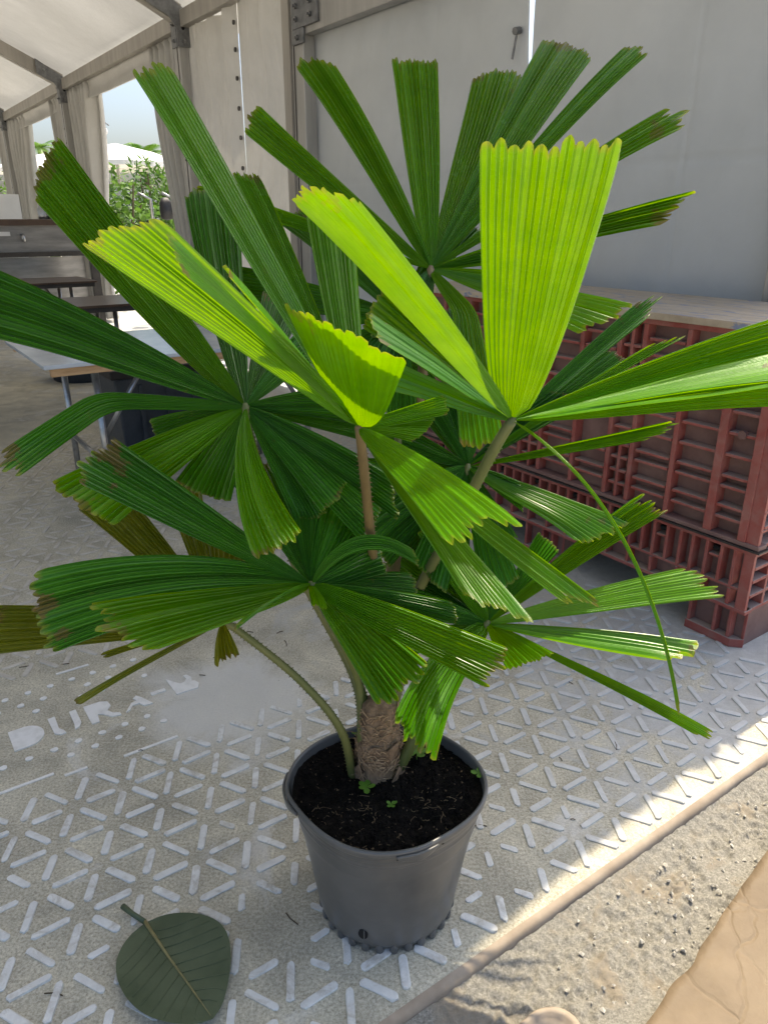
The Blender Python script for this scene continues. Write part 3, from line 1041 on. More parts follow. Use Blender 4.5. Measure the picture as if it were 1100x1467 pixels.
obj('end_wall', box(PAN + 0.02, 1.99, LB0 + 0.028, LB0 + 0.0355, 0.095, 0.2535), 'red_dusty', lower)
for z in (0.096, 0.135, 0.172, 0.205, 0.24):
    obj('rib', box(RF + 0.012, 1.98, LB0 + 0.002, LB0 + 0.0275, z, z + 0.008), 'red_plastic', lower, bevel=0.0012)
for r in (RF + 0.001, 1.62, 1.70, 1.80, 1.90):
    obj('rib', box(r, r + 0.0105, LB0 + 0.003, LB0 + 0.0285, 0.097, 0.25), 'red_plastic', lower, bevel=0.0012)
for l0 in (LB0 + 0.002, 1.33, 1.90):
    l1 = l0 + 0.142
    foot = obj('foot', join(box(PAN - 0.004, 1.70, l0 + 0.006, l1 - 0.004, 0.0, 0.094)), 'red_dusty', lower)
    obj('foot_sole', prism([V(RF + 0.022, l0, 0.0005), V(RF, l0 + 0.022, 0.0005), V(RF, l1, 0.0005), V(PAN - 0.0045, l1, 0.0005), V(PAN - 0.0045, l0, 0.0005)], Vector((0, 0, 0.022))), 'red_plastic', foot, bevel=0.0015)
    for l in (l0 + 0.028, l0 + 0.066, l1 - 0.010):
        obj('foot_rib', box(RF + 0.003, PAN - 0.0045, l, l + 0.008, 0.0225, 0.0938), 'red_plastic', foot, bevel=0.001)
    obj('foot_rib', box(RF + 0.022, PAN - 0.0045, l0 + 0.001, l0 + 0.008, 0.0225, 0.0938), 'red_plastic', foot, bevel=0.001)
obj('underside', box(PAN, 2.0, LB0 + 0.03, LB1 - 0.03, 0.085, 0.0945), 'black_plastic', lower)

board = obj('plywood_sheet', box(1.535, 1.975, 0.745, 2.08, 0.7295, 0.7455), 'printed_plywood', bevel=0.0015)
tag(board, 'worn plywood sheet with blue printed marks lying on the red crates', 'board')


# ------------------------------------------------------------------ tables and counter inside the tent
def folding_table(r0, r1, l0, l1, zt, top, edge, label, group=None, legs=True):
    t = empty('folding_table', V((r0 + r1) / 2, (l0 + l1) / 2, 0))
    tag(t, label, 'table', group)
    tp = obj('table_top', box(r0, r1, l0, l1, zt - 0.012, zt), top, t, bevel=0.002)
    obj('edge_band', join(box(r0 + 0.02, r1 - 0.02, l0 + 0.01, l0 + 0.03, zt - 0.036, zt - 0.0125)), edge, tp)
    obj('edge_band', join(box(r0 + 0.02, r1 - 0.02, l1 - 0.03, l1 - 0.01, zt - 0.036, zt - 0.0125)), edge, tp)
    if legs:
        for r in (r0 + 0.16, r1 - 0.16):
            for l in (l0 + 0.08, l1 - 0.08):
                obj('leg', tube([V(r, l, 0), V(r, l, zt - 0.037)], 0.011, 10), 'steel_tube', t, smooth=True)
            obj('leg_brace', tube([V(r, l0 + 0.08, 0.2), V(r, l1 - 0.08, 0.2)], 0.009, 8), 'steel_tube', t, smooth=True)
            s = 1 if r < (r0 + r1) / 2 else -1
            obj('strut', tube([V(r + 0.012 * s, l0 + 0.09, 0.30), V(r + s * 0.16, l0 + 0.09, zt - 0.036)], 0.008, 8), 'steel_tube', t, smooth=True)
    return t


folding_table(0.435, 1.50, 2.335, 2.93, 0.55, 'sky_sheen_laminate', 'table_edge_wood', 'folding table with shiny top painted with pale sky reflection and orange wood edge on steel legs')
folding_table(0.15, 1.28, 3.90, 4.40, 0.55, 'dark_laminate', 'dark_trim', 'dark brown topped table behind the shiny folding table')
folding_table(-0.2, 1.42, 5.35, 5.85, 0.56, 'dark_laminate', 'dark_trim', 'dark brown topped table standing before the steel counter')
folding_table(-1.2, 0.36, 3.42, 3.92, 0.56, 'dark_laminate', 'dark_trim', 'dark table at the side whose bent steel legs stand alone on the mat')

cn = empty('steel_counter', V(0.6, 6.9, 0))
tag(cn, 'long stainless steel counter with dark top rail behind the brown tables', 'counter')
obj('worktop', box(-1.5, 1.82, 6.6, 7.2, 0.895, 0.940), 'dark_laminate', cn, bevel=0.004)
obj('fascia', box(-1.45, 1.80, 6.66, 6.69, 0.70, 0.8945), 'brushed_steel', cn)
obj('shelf_rail', box(-1.45, 1.80, 6.63, 6.659, 0.665, 0.70), 'dark_trim', cn)
obj('lower_panel', sheet(lambda u, v: V(-1.4 + 3.1 * u, 6.70 + 0.02 * math.sin(u * 26), 0.05 + 0.61 * v), 90, 4), 'brushed_steel', cn, smooth=True)
for r in (-1.42, -0.3, 0.62, 1.76):
    obj('leg', box(r - 0.03, r + 0.03, 6.64, 6.70, 0, 0.664), 'dark_trim', cn)
for r in (0.98, 1.24):
    obj('tap', tube([V(r, 6.655, 0.82), V(r, 6.61, 0.82), V(r, 6.60, 0.78)], 0.016, 8), 'steel_tube', cn, smooth=True)
obj('badge', box(1.06, 1.16, 6.65, 6.659, 0.82, 0.85), 'white_panel', cn)

tote = empty('storage_tote', V(0.95, 2.95, 0))
tag(tote, 'blue grey plastic storage tote on the mat under the shiny folding table', 'tote')
def tote_geo(r0, r1, l0, l1, z0, z1, k=0.025):
    c = [V(r0 + k, l0 + k, z0), V(r1 - k, l0 + k, z0), V(r1 - k, l1 - k, z0), V(r0 + k, l1 - k, z0), V(r0, l0, z1), V(r1, l0, z1), V(r1, l1, z1), V(r0, l1, z1)]
    return c, list(BOXF)
obj('tub_body', tote_geo(0.80, 1.22, 2.98, 3.35, 0.0, 0.36), 'blue_grey_plastic', tote, bevel=0.008)
obj('lid', box(0.785, 1.235, 2.965, 3.365, 0.3605, 0.395), 'black_plastic', tote, bevel=0.006)
for r in (0.90, 1.01, 1.12):
    obj('rib', box(r - 0.008, r + 0.008, 2.974, 2.999, 0.03, 0.33), 'blue_grey_plastic', tote)
tub = empty('round_tub', G(122, 541, 0))
tag(tub, 'low dark round plastic tub on the mat behind the shiny table', 'tub')
tc = G(122, 541, 0)
obj('tub_body', lathe([(0.18, 0.0), (0.20, 0.06), (0.215, 0.10), (0.225, 0.10), (0.225, 0.112), (0.205, 0.112), (0.19, 0.03), (0.0, 0.03)], tc, 40, close_bottom=True), 'blue_grey_plastic', tub, smooth=True)
obj('rim', lathe([(0.226, 0.098), (0.234, 0.104), (0.234, 0.114), (0.226, 0.118)], tc, 40), 'black_plastic', tub, smooth=True)

# ------------------------------------------------------------------ seen through the open bays
def umbrella(px, py, fwd, hw, drop, label):
    top = P(px, py, fwd)
    e = empty('market_umbrella', Vector((top.x, top.y, GZ)))
    tag(e, label, 'umbrella', None)
    n = 8
    vs = [top]
    for ring, (f, d) in enumerate(((0.5, 0.40), (1.0, 1.0), (1.0, 1.22))):
        for k in range(n * 2):
            a = 2 * math.pi * k / (n * 2)
            rr = hw * f * (1.0 if k % 2 == 0 else 0.955)
            vs.append(top + Vector((math.cos(a) * rr, math.sin(a) * rr, -drop * d + (0.02 if k % 2 else 0) * f)))
    m = n * 2
    fs = [(0, 1 + k, 1 + (k + 1) % m) for k in range(m)]
    for j in (0, 1):
        fs += [(1 + j * m + k, 1 + j * m + (k + 1) % m, 1 + (j + 1) * m + (k + 1) % m, 1 + (j + 1) * m + k)[::-1] for k in range(m)]
    obj('canopy', (vs, fs), 'white_canvas', e)
    obj('mast', tube([Vector((top.x, top.y, GZ - 0.02)), top], 0.03, 8), 'aluminium', e)
    return e


umbrella(165, 205, 15.0, 1.30, 0.36, 'white market umbrella standing outside the near open bay, above the bushes')
umbrella(62, 220, 19.0, 1.25, 0.36, 'white market umbrella standing outside the middle open bay, below a palm')


def leafy(name, base, h, rad, nleaf, size, label, cat, seed, long=1.6, narrow=0.5, shape='bush'):
    rr = random.Random(seed)
    e = empty(name, base)
    tag(e, label, cat)
    stems = []
    for k in range(5):
        a = rr.uniform(0, 6.28)
        tip = base + Vector((math.cos(a) * rad * 0.5, math.sin(a) * rad * 0.5, h * rr.uniform(0.6, 0.95)))
        stems.append(tube([base + Vector((0, 0, -0.02)), base.lerp(tip, 0.5) + Vector((0, 0, h * 0.08)), tip], [0.03, 0.02, 0.008], 6))
    obj('stem', join(*stems), 'bush_stem', e)
    vs, fs = [], []
    for i in range(nleaf):
        while True:
            q = Vector((rr.uniform(-1, 1), rr.uniform(-1, 1), rr.uniform(-1, 1)))
            if q.length < 1 and q.length > 0.25:
                break
        c = base + Vector((q.x * rad, q.y * rad, h * 0.52 + q.z * h * 0.48))
        c += Vector((nz(q.x, q.y, q.z + seed, 3), nz(q.y, q.z, q.x + seed, 3), nz(q.z, q.x, q.y, 3))) * rad * 0.35
        d = Vector((rr.uniform(-1, 1), rr.uniform(-1, 1), rr.uniform(-0.5, 0.9))).normalized() * size * long * rr.uniform(0.7, 1.3)
        w = d.cross(Vector((rr.uniform(-1, 1), rr.uniform(-1, 1), 1))).normalized() * size * narrow
        n = len(vs)
        vs += [c, c + d * 0.45 + w, c + d, c + d * 0.45 - w]
        fs.append((n, n + 1, n + 2, n + 3))
    obj('crown', (vs, fs), 'bush_leaf', e)
    return e


def gpt(px, py, fwd):
    p = P(px, py, fwd)
    p.z = GZ
    return p


leafy('broadleaf_bush', gpt(172, 250, 9.0), P(172, 238, 9.0).z - GZ, 0.38, 520, 0.055, 'light green broadleaf bush outside the near open bay', 'bush', 4, 1.6, 0.62)
leafy('feathery_bush', gpt(212, 250, 10.0), P(212, 236, 10.0).z - GZ, 0.55, 3200, 0.06, 'feathery green bush outside the near open bay beside the drawn curtain', 'bush', 5, 2.2, 0.25)
leafy('feathery_bush', gpt(130, 250, 13.0), P(130, 248, 13.0).z - GZ, 0.7, 2600, 0.065, 'dense green bush partly hidden by the bunched curtain of the middle pole', 'bush', 8, 2.0, 0.3)
leafy('feathery_bush', gpt(45, 260, 14.0), P(45, 243, 14.0).z - GZ, 0.8, 2600, 0.065, 'green bush outside the middle open bay beneath the white umbrella', 'bush', 9, 2.0, 0.3)


def far_palm(px, py, fwd, label, seed):
    top = P(px, py, fwd)
    base = Vector((top.x, top.y, GZ))
    e = empty('palm_tree', base)
    tag(e, label, 'palm tree')
    obj('trunk', tube([base + Vector((0, 0, -0.03)), base.lerp(top, 0.5) + Vector((0.05, 0, 0)), top], [0.10, 0.075, 0.06], 8), 'bush_stem', e, smooth=True)
    rr = random.Random(seed)
    for k in range(11):
        a = k * 2 * math.pi / 11 + rr.uniform(-.2, .2)
        d = Vector((math.cos(a), math.sin(a), 0))
        ln = rr.uniform(0.65, 0.95)
        el = rr.uniform(0.2, 1.0)
        pts = [top + d * ln * t * math.cos(el) + Vector((0, 0, ln * (t * math.sin(el) - 0.55 * t * t))) for t in [q / 10 for q in range(11)]]
        vs, fs = [], []
        side = d.cross(Vector((0, 0, 1)))
        for q in range(1, 11):
            for s in (1, -1):
                for h_ in (0, 0.5):
                    p0 = pts[q - 1].lerp(pts[q], h_)
                    ll_ = 0.24 * math.sin(math.pi * min(1, (q + 0.6) / 11.5))
                    tp = p0 + side * s * ll_ + (pts[q] - pts[q - 1]) * 1.0 + Vector((0, 0, -0.25 * ll_))
                    n = len(vs)
                    wv = (pts[q] - pts[q - 1]).normalized() * 0.022
                    vs += [p0 - wv, p0 + wv, tp]
                    fs.append((n, n + 1, n + 2))
        obj('frond', (vs, fs), 'bush_leaf', e)


far_palm(57, 212, 22.0, 'feathery palm rising behind the farther white umbrella', 2)
far_palm(207, 224, 17.0, 'feathery palm rising beyond the bushes outside the near open bay', 6)
fen = empty('white_fence', gpt(190, 280, 12.5))
tag(fen, 'pale panel fence standing outside behind the bushes', 'fence')
fa, fb = gpt(80, 280, 12.5), gpt(262, 280, 12.5)
ztop = P(190, 272, 12.5).z
for k in range(6):
    a, b = fa.lerp(fb, k / 6 + 0.004), fa.lerp(fb, (k + 1) / 6 - 0.004)
    obj('panel', prism([a, b, b + Vector((0, 0.03, 0)), a + Vector((0, 0.03, 0))], Vector((0, 0, ztop - GZ))), 'white_panel', fen)
for k in range(7):
    a = fa.lerp(fb, k / 6)
    obj('post', tube([a + Vector((0, -0.02, -0.02)), a + Vector((0, -0.02, ztop - GZ + 0.05))], 0.025, 8), 'aluminium', fen)
lt = empty('globe_lamp', gpt(147, 190, 13.0))
tag(lt, 'white globe lamp on a thin post outside the near open bay', 'lamp')
gl = P(148, 188, 13.0)
obj('globe', lathe([(0.001, -0.07), (0.04, -0.06), (0.062, -0.032), (0.07, 0.0), (0.062, 0.032), (0.04, 0.06), (0.001, 0.07)], gl, 20), 'white_canvas', lt, smooth=True)
obj('post', tube([Vector((gl.x, gl.y, GZ - 0.02)), gl - Vector((0, 0, 0.06))], 0.016, 8), 'aluminium', lt)
obj('bracket', tube([gl + Vector((0, 0, 0.065)), gl + Vector((0.05, 0, 0.12)), gl + Vector((0.10, 0, 0.08))], 0.012, 6), 'galvanised', lt)

# a black pushchair-like trolley and a bicycle outside, only glimpsed past the curtain
tr = empty('hand_trolley', gpt(238, 300, 7.5))
tag(tr, 'black bag hung on a metal hand trolley outside beside the drawn curtain', 'trolley')
tp = P(236, 282, 7.5)
tb = gpt(236, 300, 7.5)
obj('bag', lathe([(0.02, 0.0), (0.055, 0.012), (0.065, 0.08), (0.055, 0.15), (0.03, 0.19), (0.01, 0.195)], tp - Vector((0, 0, 0.20)), 18, lambda a, z: 1 + 0.15 * math.sin(3 * a + z * 9)), 'black_plastic', tr, smooth=True)
for dx in (-0.10, 0.12):
    obj('upright', tube([Vector((tb.x + dx, tb.y, 0)), Vector((tb.x + dx - 0.02, tb.y, tp.z - 0.02)), Vector((tb.x + dx - 0.10, tb.y - 0.1, tp.z + 0.03))], 0.014, 8), 'steel_tube', tr, smooth=True)
for z in (0.12, 0.35, 0.62):
    obj('crossbar', tube([Vector((tb.x - 0.11, tb.y, z)), Vector((tb.x + 0.11, tb.y, z))], 0.012, 8), 'steel_tube', tr)
for dx in (-0.14, 0.15):
    obj('wheel', tube([Vector((tb.x + dx, tb.y, GZ + 0.09)), Vector((tb.x + dx + 0.03, tb.y, GZ + 0.09))], 0.09, 18), 'black_plastic', tr)
bb = empty('side_board', V(1.0, 9.2, 0))
tag(bb, 'plain white panel board behind the steel counter', 'panel')
obj('panel', box(0.4, 1.75, 9.2, 9.24, 0.05, 1.18), 'white_panel', bb)
for r in (0.5, 1.6):
    obj('post', box(r, r + 0.05, 9.245, 9.29, 0, 1.14), 'aluminium', bb)
for k, (px, py, ff) in enumerate(((62, 305, 6.3), (74, 309, 6.35), (88, 306, 6.3), (98, 310, 6.4))):
    c = P(px, py, ff)
    c.z = 0.940
    o = obj('glass_jar', lathe([(0.0, 0.001), (0.035, 0.001), (0.038, 0.02), (0.038, 0.075), (0.03, 0.085), (0.03, 0.10), (0.0, 0.102)], c, 16), ('steel_tube', 'brushed_steel')[k % 2], smooth=True)
    tag(o, ('small shiny canister on the counter, first along from the pale curtain', 'dull brushed canister on the counter beside the first shiny one', 'shiny canister on the counter between two dull brushed ones', 'dull brushed canister at the outer end of the row on the counter')[k], 'canister', 'canisters on the counter')

# ================================================================== POT
PC = Vector((0.004, 0.838, 0.0))
PH = 0.215


def pot_mod(a, z):
    k = max(0.0, min(1.0, z / PH)) ** 1.6
    sq = 1 + 0.035 * math.cos(2 * a) * k + 0.022 * math.cos(4 * a + 0.5) * k + 0.012 * math.cos(3 * a - 1.0) * k
    return sq


pot = empty('plant_pot', PC)
tag(pot, 'dark grey plastic nursery pot with scalloped base, holding the fan palm', 'pot')
PN = 128
body_prof = [(0.0, 0.006), (0.088, 0.006), (0.0985, 0.010), (0.1015, 0.020), (0.1055, 0.05), (0.112, 0.10), (0.119, 0.15), (0.1232, 0.180), (0.1256, 0.1825), (0.1262, 0.187), (0.1252, 0.1885), (0.1262, 0.192), (0.1278, 0.194), (0.1284, 0.200), (0.1290, 0.212)]
body = obj('pot_body', lathe(body_prof, PC, PN, pot_mod), 'pot_plastic', pot, smooth=True)
rim_prof = [(0.1289, 0.2050), (0.1312, 0.2052), (0.1328, 0.2075), (0.1334, 0.2125), (0.1326, 0.2160), (0.1305, 0.2172), (0.1285, 0.2165), (0.1276, 0.2120), (0.1268, 0.195), (0.122, 0.160)]


def rim_mod(a, z):
    m = pot_mod(a, z)
    tabs = math.exp(-((a - 3.30) / 0.22) ** 2) * 0.030 + math.exp(-((a - 5.05) / 0.14) ** 2) * 0.010
    return m * (1 + (tabs if z > 0.2 else 0))


rimo = obj('rim', lathe(rim_prof, PC, PN, rim_mod), 'pot_plastic', pot, smooth=True)
# folded grip tab on the rim
for a0, wdt in ((3.30, 0.30), (5.02, 0.22)):
    def tabf(u, v, a0=a0, wdt=wdt):
        a = a0 + (u - 0.5) * wdt * 2
        k = math.cos((u - 0.5) * math.pi)
        rr = 0.1334 * rim_mod(a, 0.215) + 0.0008 - 0.002 * v
        return PC + Vector((rr * math.cos(a), rr * math.sin(a), 0.2125 - (0.004 + 0.011 * k) * v))
    o = obj('grip_tab', sheet(tabf, 24, 5), 'pot_plastic', rimo, smooth=True)
    md = o.modifiers.new('thickness', 'SOLIDIFY')
    md.thickness = 0.0035
# scalloped studs round the base
for k in range(30):
    a = 2 * math.pi * k / 30
    c = PC + Vector((math.cos(a) * 0.0950, math.sin(a) * 0.0950, 0))
    obj('base_stud', lathe([(0.0, 0.0), (0.0055, 0.0005), (0.0066, 0.003), (0.0066, 0.012), (0.0045, 0.018), (0.0, 0.021)], c, 12), 'pot_plastic', body, smooth=True)
for a, z in ((math.radians(252), 0.040), (math.radians(120), 0.04), (math.radians(20), 0.04)):
    rr = 0.1047
    c = PC + Vector((math.cos(a) * rr, math.sin(a) * rr, z))
    o = Vector((math.cos(a), math.sin(a), 0))
    t = Vector((-math.sin(a), math.cos(a), 0))
    ring = [c + t * 0.0068 * math.cos(q) + Vector((0, 0, 0.0085 * math.sin(q))) for q in [2 * math.pi * k / 18 for k in range(18)]]
    obj('drain_hole', prism(ring, o * 0.0016), 'hole_dark', body)
    obj('drain_slot', prism([c + t * 0.0012 + Vector((0, 0, -0.0085)), c + t * 0.0026 + Vector((0, 0, -0.0085)), c + t * 0.0026 + Vector((0, 0, 0.0085)), c + t * 0.0012 + Vector((0, 0, 0.0085))], o * 0.0022), 'pot_plastic', body)


def soil_z(x, y):
    d = math.hypot(x, y)
    return 0.201 + 0.010 * math.exp(-(d / 0.05) ** 2) + 0.006 * nz(x, y, 0.3, 14) + 0.0035 * nz(x, y, 1.3, 45) + 0.002 * nz(x, y, 4.3, 120)


def soil_fn(u, v):
    a = 2 * math.pi * u
    r = 0.1282 * v * pot_mod(a, 0.2)
    x, y = r * math.cos(a), r * math.sin(a)
    return PC + Vector((x, y, soil_z(x, y)))


soil = obj('soil', sheet(soil_fn, 160, 60), 'soil', pot, smooth=True)
rs = random.Random(9)


def crumb(vs, fs, c, s, rr):
    n = len(vs)
    for dx, dy, dz in ((1, 0, 0), (-1, 0.2, 0), (0, 1, 0.1), (0.1, -1, 0), (0, 0.1, 0.9), (0, 0, -0.8)):
        vs.append(c + Vector((dx + rr.uniform(-.4, .4), dy + rr.uniform(-.4, .4), dz + rr.uniform(-.2, .2))) * s)
    for f in ((0, 2, 4), (2, 1, 4), (1, 3, 4), (3, 0, 4), (2, 0, 5), (1, 2, 5), (3, 1, 5), (0, 3, 5)):
        fs.append(tuple(k + n for k in f))


for nm, mt, cn_, lo_, hi_ in (('soil_crumbs', 'soil', 2200, 0.0012, 0.0042), ('bark_bits', 'soil_bits', 240, 0.0006, 0.0021)):
    vs, fs = [], []
    for i in range(cn_):
        a, d = rs.uniform(0, 6.283), 0.124 * math.sqrt(rs.random())
        x, y = d * math.cos(a), d * math.sin(a)
        crumb(vs, fs, PC + Vector((x, y, soil_z(x, y) + 0.001)), rs.uniform(lo_, hi_), rs)
    tag(obj(nm, (vs, fs), mt, soil), kind='stuff')
roots = []
for i in range(46):
    a, d = rs.uniform(3.4, 6.2), rs.uniform(0.045, 0.11)
    x, y = d * math.cos(a), d * math.sin(a)
    b = rs.uniform(0, 6.28)
    ln = rs.uniform(0.006, 0.026)
    pts = []
    for q in range(5):
        xx, yy = x + math.cos(b) * ln * q / 4, y + math.sin(b) * ln * q / 4
        b += rs.uniform(-0.5, 0.5)
        if math.hypot(xx, yy) > 0.12:
            break
        pts.append(PC + Vector((xx, yy, soil_z(xx, yy) + 0.0016)))
    if len(pts) > 2:
        roots.append(tube(pts, 0.0005, 4))
tag(obj('bare_roots', join(*roots), 'root_fibre', soil), kind='stuff')


def seedling(px, py, size, label, seed):
    g_ = G(px, py, 0.206)
    b = g_ - PC
    base = PC + Vector((b.x, b.y, soil_z(b.x, b.y) - 0.002))
    rr = random.Random(seed)
    e = empty('seedling', base)
    tag(e, label, 'seedling', None)
    top = base + Vector((0, 0, size * 0.9))
    obj('stem', tube([base, top], 0.0008, 5), 'seedling_green', e)
    for k in range(5):
        a = k * 1.2566 + rr.uniform(-.3, .3)
        d = Vector((math.cos(a), math.sin(a), rr.uniform(-0.1, 0.45))) * size
        w = Vector((-math.sin(a), math.cos(a), 0)) * size * 0.36
        m_ = top + d * 0.5
        obj('leaflet', ([top, m_ + w, top + d * 0.85 + w * 0.7, top + d, top + d * 0.85 - w * 0.7, m_ - w, m_ + Vector((0, 0, -0.0006))], [(0, 1, 6), (1, 2, 6), (2, 3, 6), (3, 4, 6), (4, 5, 6), (5, 0, 6)]), 'seedling_green', e)


seedling(525, 1136, 0.013, 'bright green five-leaved seedling in the soil just in front of the trunk', 1)
seedling(561, 1156, 0.008, 'tiny green seedling among bare roots in front of the trunk', 2)
seedling(684, 1112, 0.011, 'light green seedling at the edge of the soil against the pot rim', 3)
seedling(512, 1050, 0.012, 'green seedling behind the curved spiny stalk in the pot', 4)
seedling(597, 1088, 0.017, 'larger broad-leaved seedling under the hanging palm segment in the pot', 5)

# ================================================================== FAN PALM
TB = PC + Vector((-0.012, 0.030, 0.198))              # trunk foot
palm = empty('fan_palm', TB)
tag(palm, 'fan palm with pleated wedge-shaped leaf segments growing in the grey pot', 'palm')
tt = TB + Vector((0.004, 0.006, 0.125))


def trunk_mod(a, z):
    return 1 + 0.10 * math.sin(3 * a + z * 20) * 0.5 + 0.08 * nz(math.cos(a) * 2, math.sin(a) * 2, z * 30)


trunk = obj('trunk', lathe([(0.037, -0.02), (0.0365, 0.0), (0.0325, 0.012), (0.031, 0.03), (0.030, 0.055), (0.031, 0.066), (0.030, 0.070), (0.0265, 0.072), (0.0255, 0.10), (0.023, 0.125), (0.006, 0.135)], TB, 40, trunk_mod), 'fibre', palm, smooth=True)
fib = []
rf = random.Random(17)
for i in range(420):
    a = rf.uniform(0, 6.283)
    z = rf.uniform(-0.012, 0.12)
    sw = rf.choice((-1, 1)) * rf.uniform(0.2, 0.9)
    pts = []
    for q in range(5):
        zz = z + q * 0.005 * (1 - 0.15 * q)
        aa = a + sw * q / 4 * 0.7
        base_r = 0.0365 if zz < 0.005 else 0.0318 if zz < 0.068 else 0.0262
        rr = base_r * trunk_mod(aa, zz) + 0.0006 + (0.003 * (q / 4) ** 2 if rf.random() < 0.3 else 0)
        pts.append(TB + Vector((rr * math.cos(aa), rr * math.sin(aa), zz)))
    fib.append(tube(pts, 0.00075, 4))
for i in range(26):
    a = rf.uniform(0, 6.283)
    z = rf.uniform(0.0, 0.11)
    d = Vector((math.cos(a), math.sin(a), rf.uniform(-0.2, 0.5)))
    p0 = TB + Vector((0, 0, z)) + Vector((d.x, d.y, 0)) * 0.026
    fib.append(tube([p0, p0 + d * 0.012, p0 + d * 0.022 + Vector((0, 0, -0.003))], [0.0006, 0.0005, 0.0003], 4))
tag(obj('trunk_fibres', join(*fib), 'fibre_strand', trunk), kind='stuff')
# torn sheath collars and a cut stub at the foot
for (z0, a0, a1, rr, h) in ((0.0, 2.2, 4.2, 0.034, 0.05), (0.0, 5.2, 7.0, 0.0345, 0.042), (0.055, 3.8, 6.6, 0.029, 0.020)):
    def shf(u, v):
        a = a0 + (a1 - a0) * u
        hh = h * (0.55 + 0.45 * abs(math.sin(u * 9 + z0 * 40))) * math.sin(math.pi * min(1, 0.12 + u * 0.8)) ** 0.5
        r_ = rr + 0.004 * v + 0.002 * math.sin(u * 14)
        return TB + Vector((r_ * math.cos(a), r_ * math.sin(a), z0 - 0.012 + (hh + 0.012) * v))
    o = obj('sheath', sheet(shf, 26, 6), 'fibre', trunk, smooth=True)
    md = o.modifiers.new('thickness', 'SOLIDIFY')
    md.thickness = 0.0015
st = TB + Vector((-0.004, -0.042, -0.012))
stub = obj('cut_stub', lathe([(0.008, 0), (0.0085, 0.012), (0.0065, 0.017), (0.0, 0.018)], st, 14), 'root_fibre', trunk, smooth=True)


def segment(leaf, hub, hd, A, B, kA, kB, n, mat, p=1.0, mid=None, kmid=None, tooth=0.014, bulge=0.02, pleat=0.85, arch=0.0, cup=0.0, sharp=0.0, seed=0, wob=0.004):
    a3, b3 = D(A[0], A[1], hd * kA), D(B[0], B[1], hd * kB)
    c3 = (a3 + b3) / 2
    wv = (b3 - a3) / 2
    if mid is not None:
        m3 = D(mid[0], mid[1], hd * (kmid if kmid else (1 + (kA + kB) / 2) / 2))
    else:
        m3 = hub.lerp(c3, 0.5)
    ln = (m3 - hub).length + (c3 - m3).length
    vm = (m3 - hub).length / ln
    nrm0 = (c3 - hub).cross(wv).normalized()
    if nrm0.z < 0:
        nrm0 = -nrm0
    m3 = m3 + nrm0 * arch * ln

    def centre(v):
        if mid is not None and sharp > 0:
            s = 0.05 + 0.25 * (1 - sharp)             # rounded corner
            if v < vm - s or v > vm + s:
                return hub.lerp(m3, v / vm) if v < vm else m3.lerp(c3, (v - vm) / (1 - vm))
            t = (v - vm + s) / (2 * s)
            p0, p2 = hub.lerp(m3, (vm - s) / vm), m3.lerp(c3, s / (1 - vm))
            return p0.lerp(m3, t).lerp(m3.lerp(p2, t), t)
        # quadratic through the middle point
        ct = (m3 - hub * (1 - vm) ** 2 - c3 * vm * vm) / (2 * vm * (1 - vm))
        return hub * (1 - v) ** 2 + ct * 2 * v * (1 - v) + c3 * v * v

    p *= 0.84
    nt_ = n
    n = max(3, int(round(n * 1.55)))
    rr = random.Random(seed * 31 + n)
    lat, drp = rr.uniform(-0.05, 0.05), rr.uniform(0.0, 0.10)
    FS = (0.0, 0.20, 0.25, 0.30, 0.50, 0.70, 0.75, 0.80)
    NU, NV = n * 8, 26
    cells = [rr.uniform(-1, 1) for _ in range(n + 2)]
    edges = [0.0]
    for _ in range(n):
        edges.append(edges[-1] + rr.uniform(0.7, 1.3))
    edges = [e_ / edges[-1] for e_ in edges]
    famp = [rr.uniform(0.65, 1.45) for _ in range(n + 2)]
    verts, uvs = [], []
    wl = wv.length * 2
    for j in range(NV + 1):
        for i in range(NU + 1):
            fi = min(i // 8, n - 1)
            f = fi + (FS[i % 8] if i < NU else 1.0)
            u = edges[fi] + (edges[fi + 1] - edges[fi]) * (f - fi)
            k = f - fi
            s = 2 * u - 1
            # toothed end: each fold finishes in two blunt lobes
            tf = f * nt_ / n
            lobe = abs(math.sin(math.pi * tf))
            end = 1 + bulge * (1 - s * s) - tooth * (1 - lobe ** 0.55) + (tooth * 0.7 + 0.006) * cells[min(int(tf), n)]
            v = (j / NV) ** 0.9 * end
            c = centre(min(v, 1.25))
            d = (centre(min(v + 0.02, 1.27)) - centre(max(v - 0.02, 0.0))).normalized()
            nr = d.cross(wv).normalized()
            if nr.dot(nrm0) < 0:
                nr = -nr
            g_ = max(v, 0.0) ** p
            tri = 1 - 4 * abs(((k + 0.25) % 1.0) - 0.5) if True else 0
            amp = pleat * wl * g_ / n * (1.0 if v < 0.85 else 1.0 - 0.35 * (v - 0.85) / 0.2)
            pt = c + wv * s * g_ + nr * (amp * tri * 0.5 * famp[fi])
            pt += nr * cup * wl * g_ * (s * s - 0.33)
            pt += nr * wob * v * nz(u * 2 + seed * 3.7, v * 2.2, seed * 1.3, 1.0)
            pt += (wv.normalized() * lat + Vector((0, 0, -drp)) * v) * (v * v - v) * ln
            pt += wv * 0.02 * v * nz(u * 3 + seed, v * 3, seed * 2.1, 1.0)
            verts.append(pt)
            uvs.append((f, min(j / NV, 1.0)))
    w = NU + 1
    faces = [(j * w + i, j * w + i + 1, (j + 1) * w + i + 1, (j + 1) * w + i) for j in range(NV) for i in range(NU)]
    return obj('leaf_segment', (verts, faces), mat, leaf, smooth=True, uv=uvs)


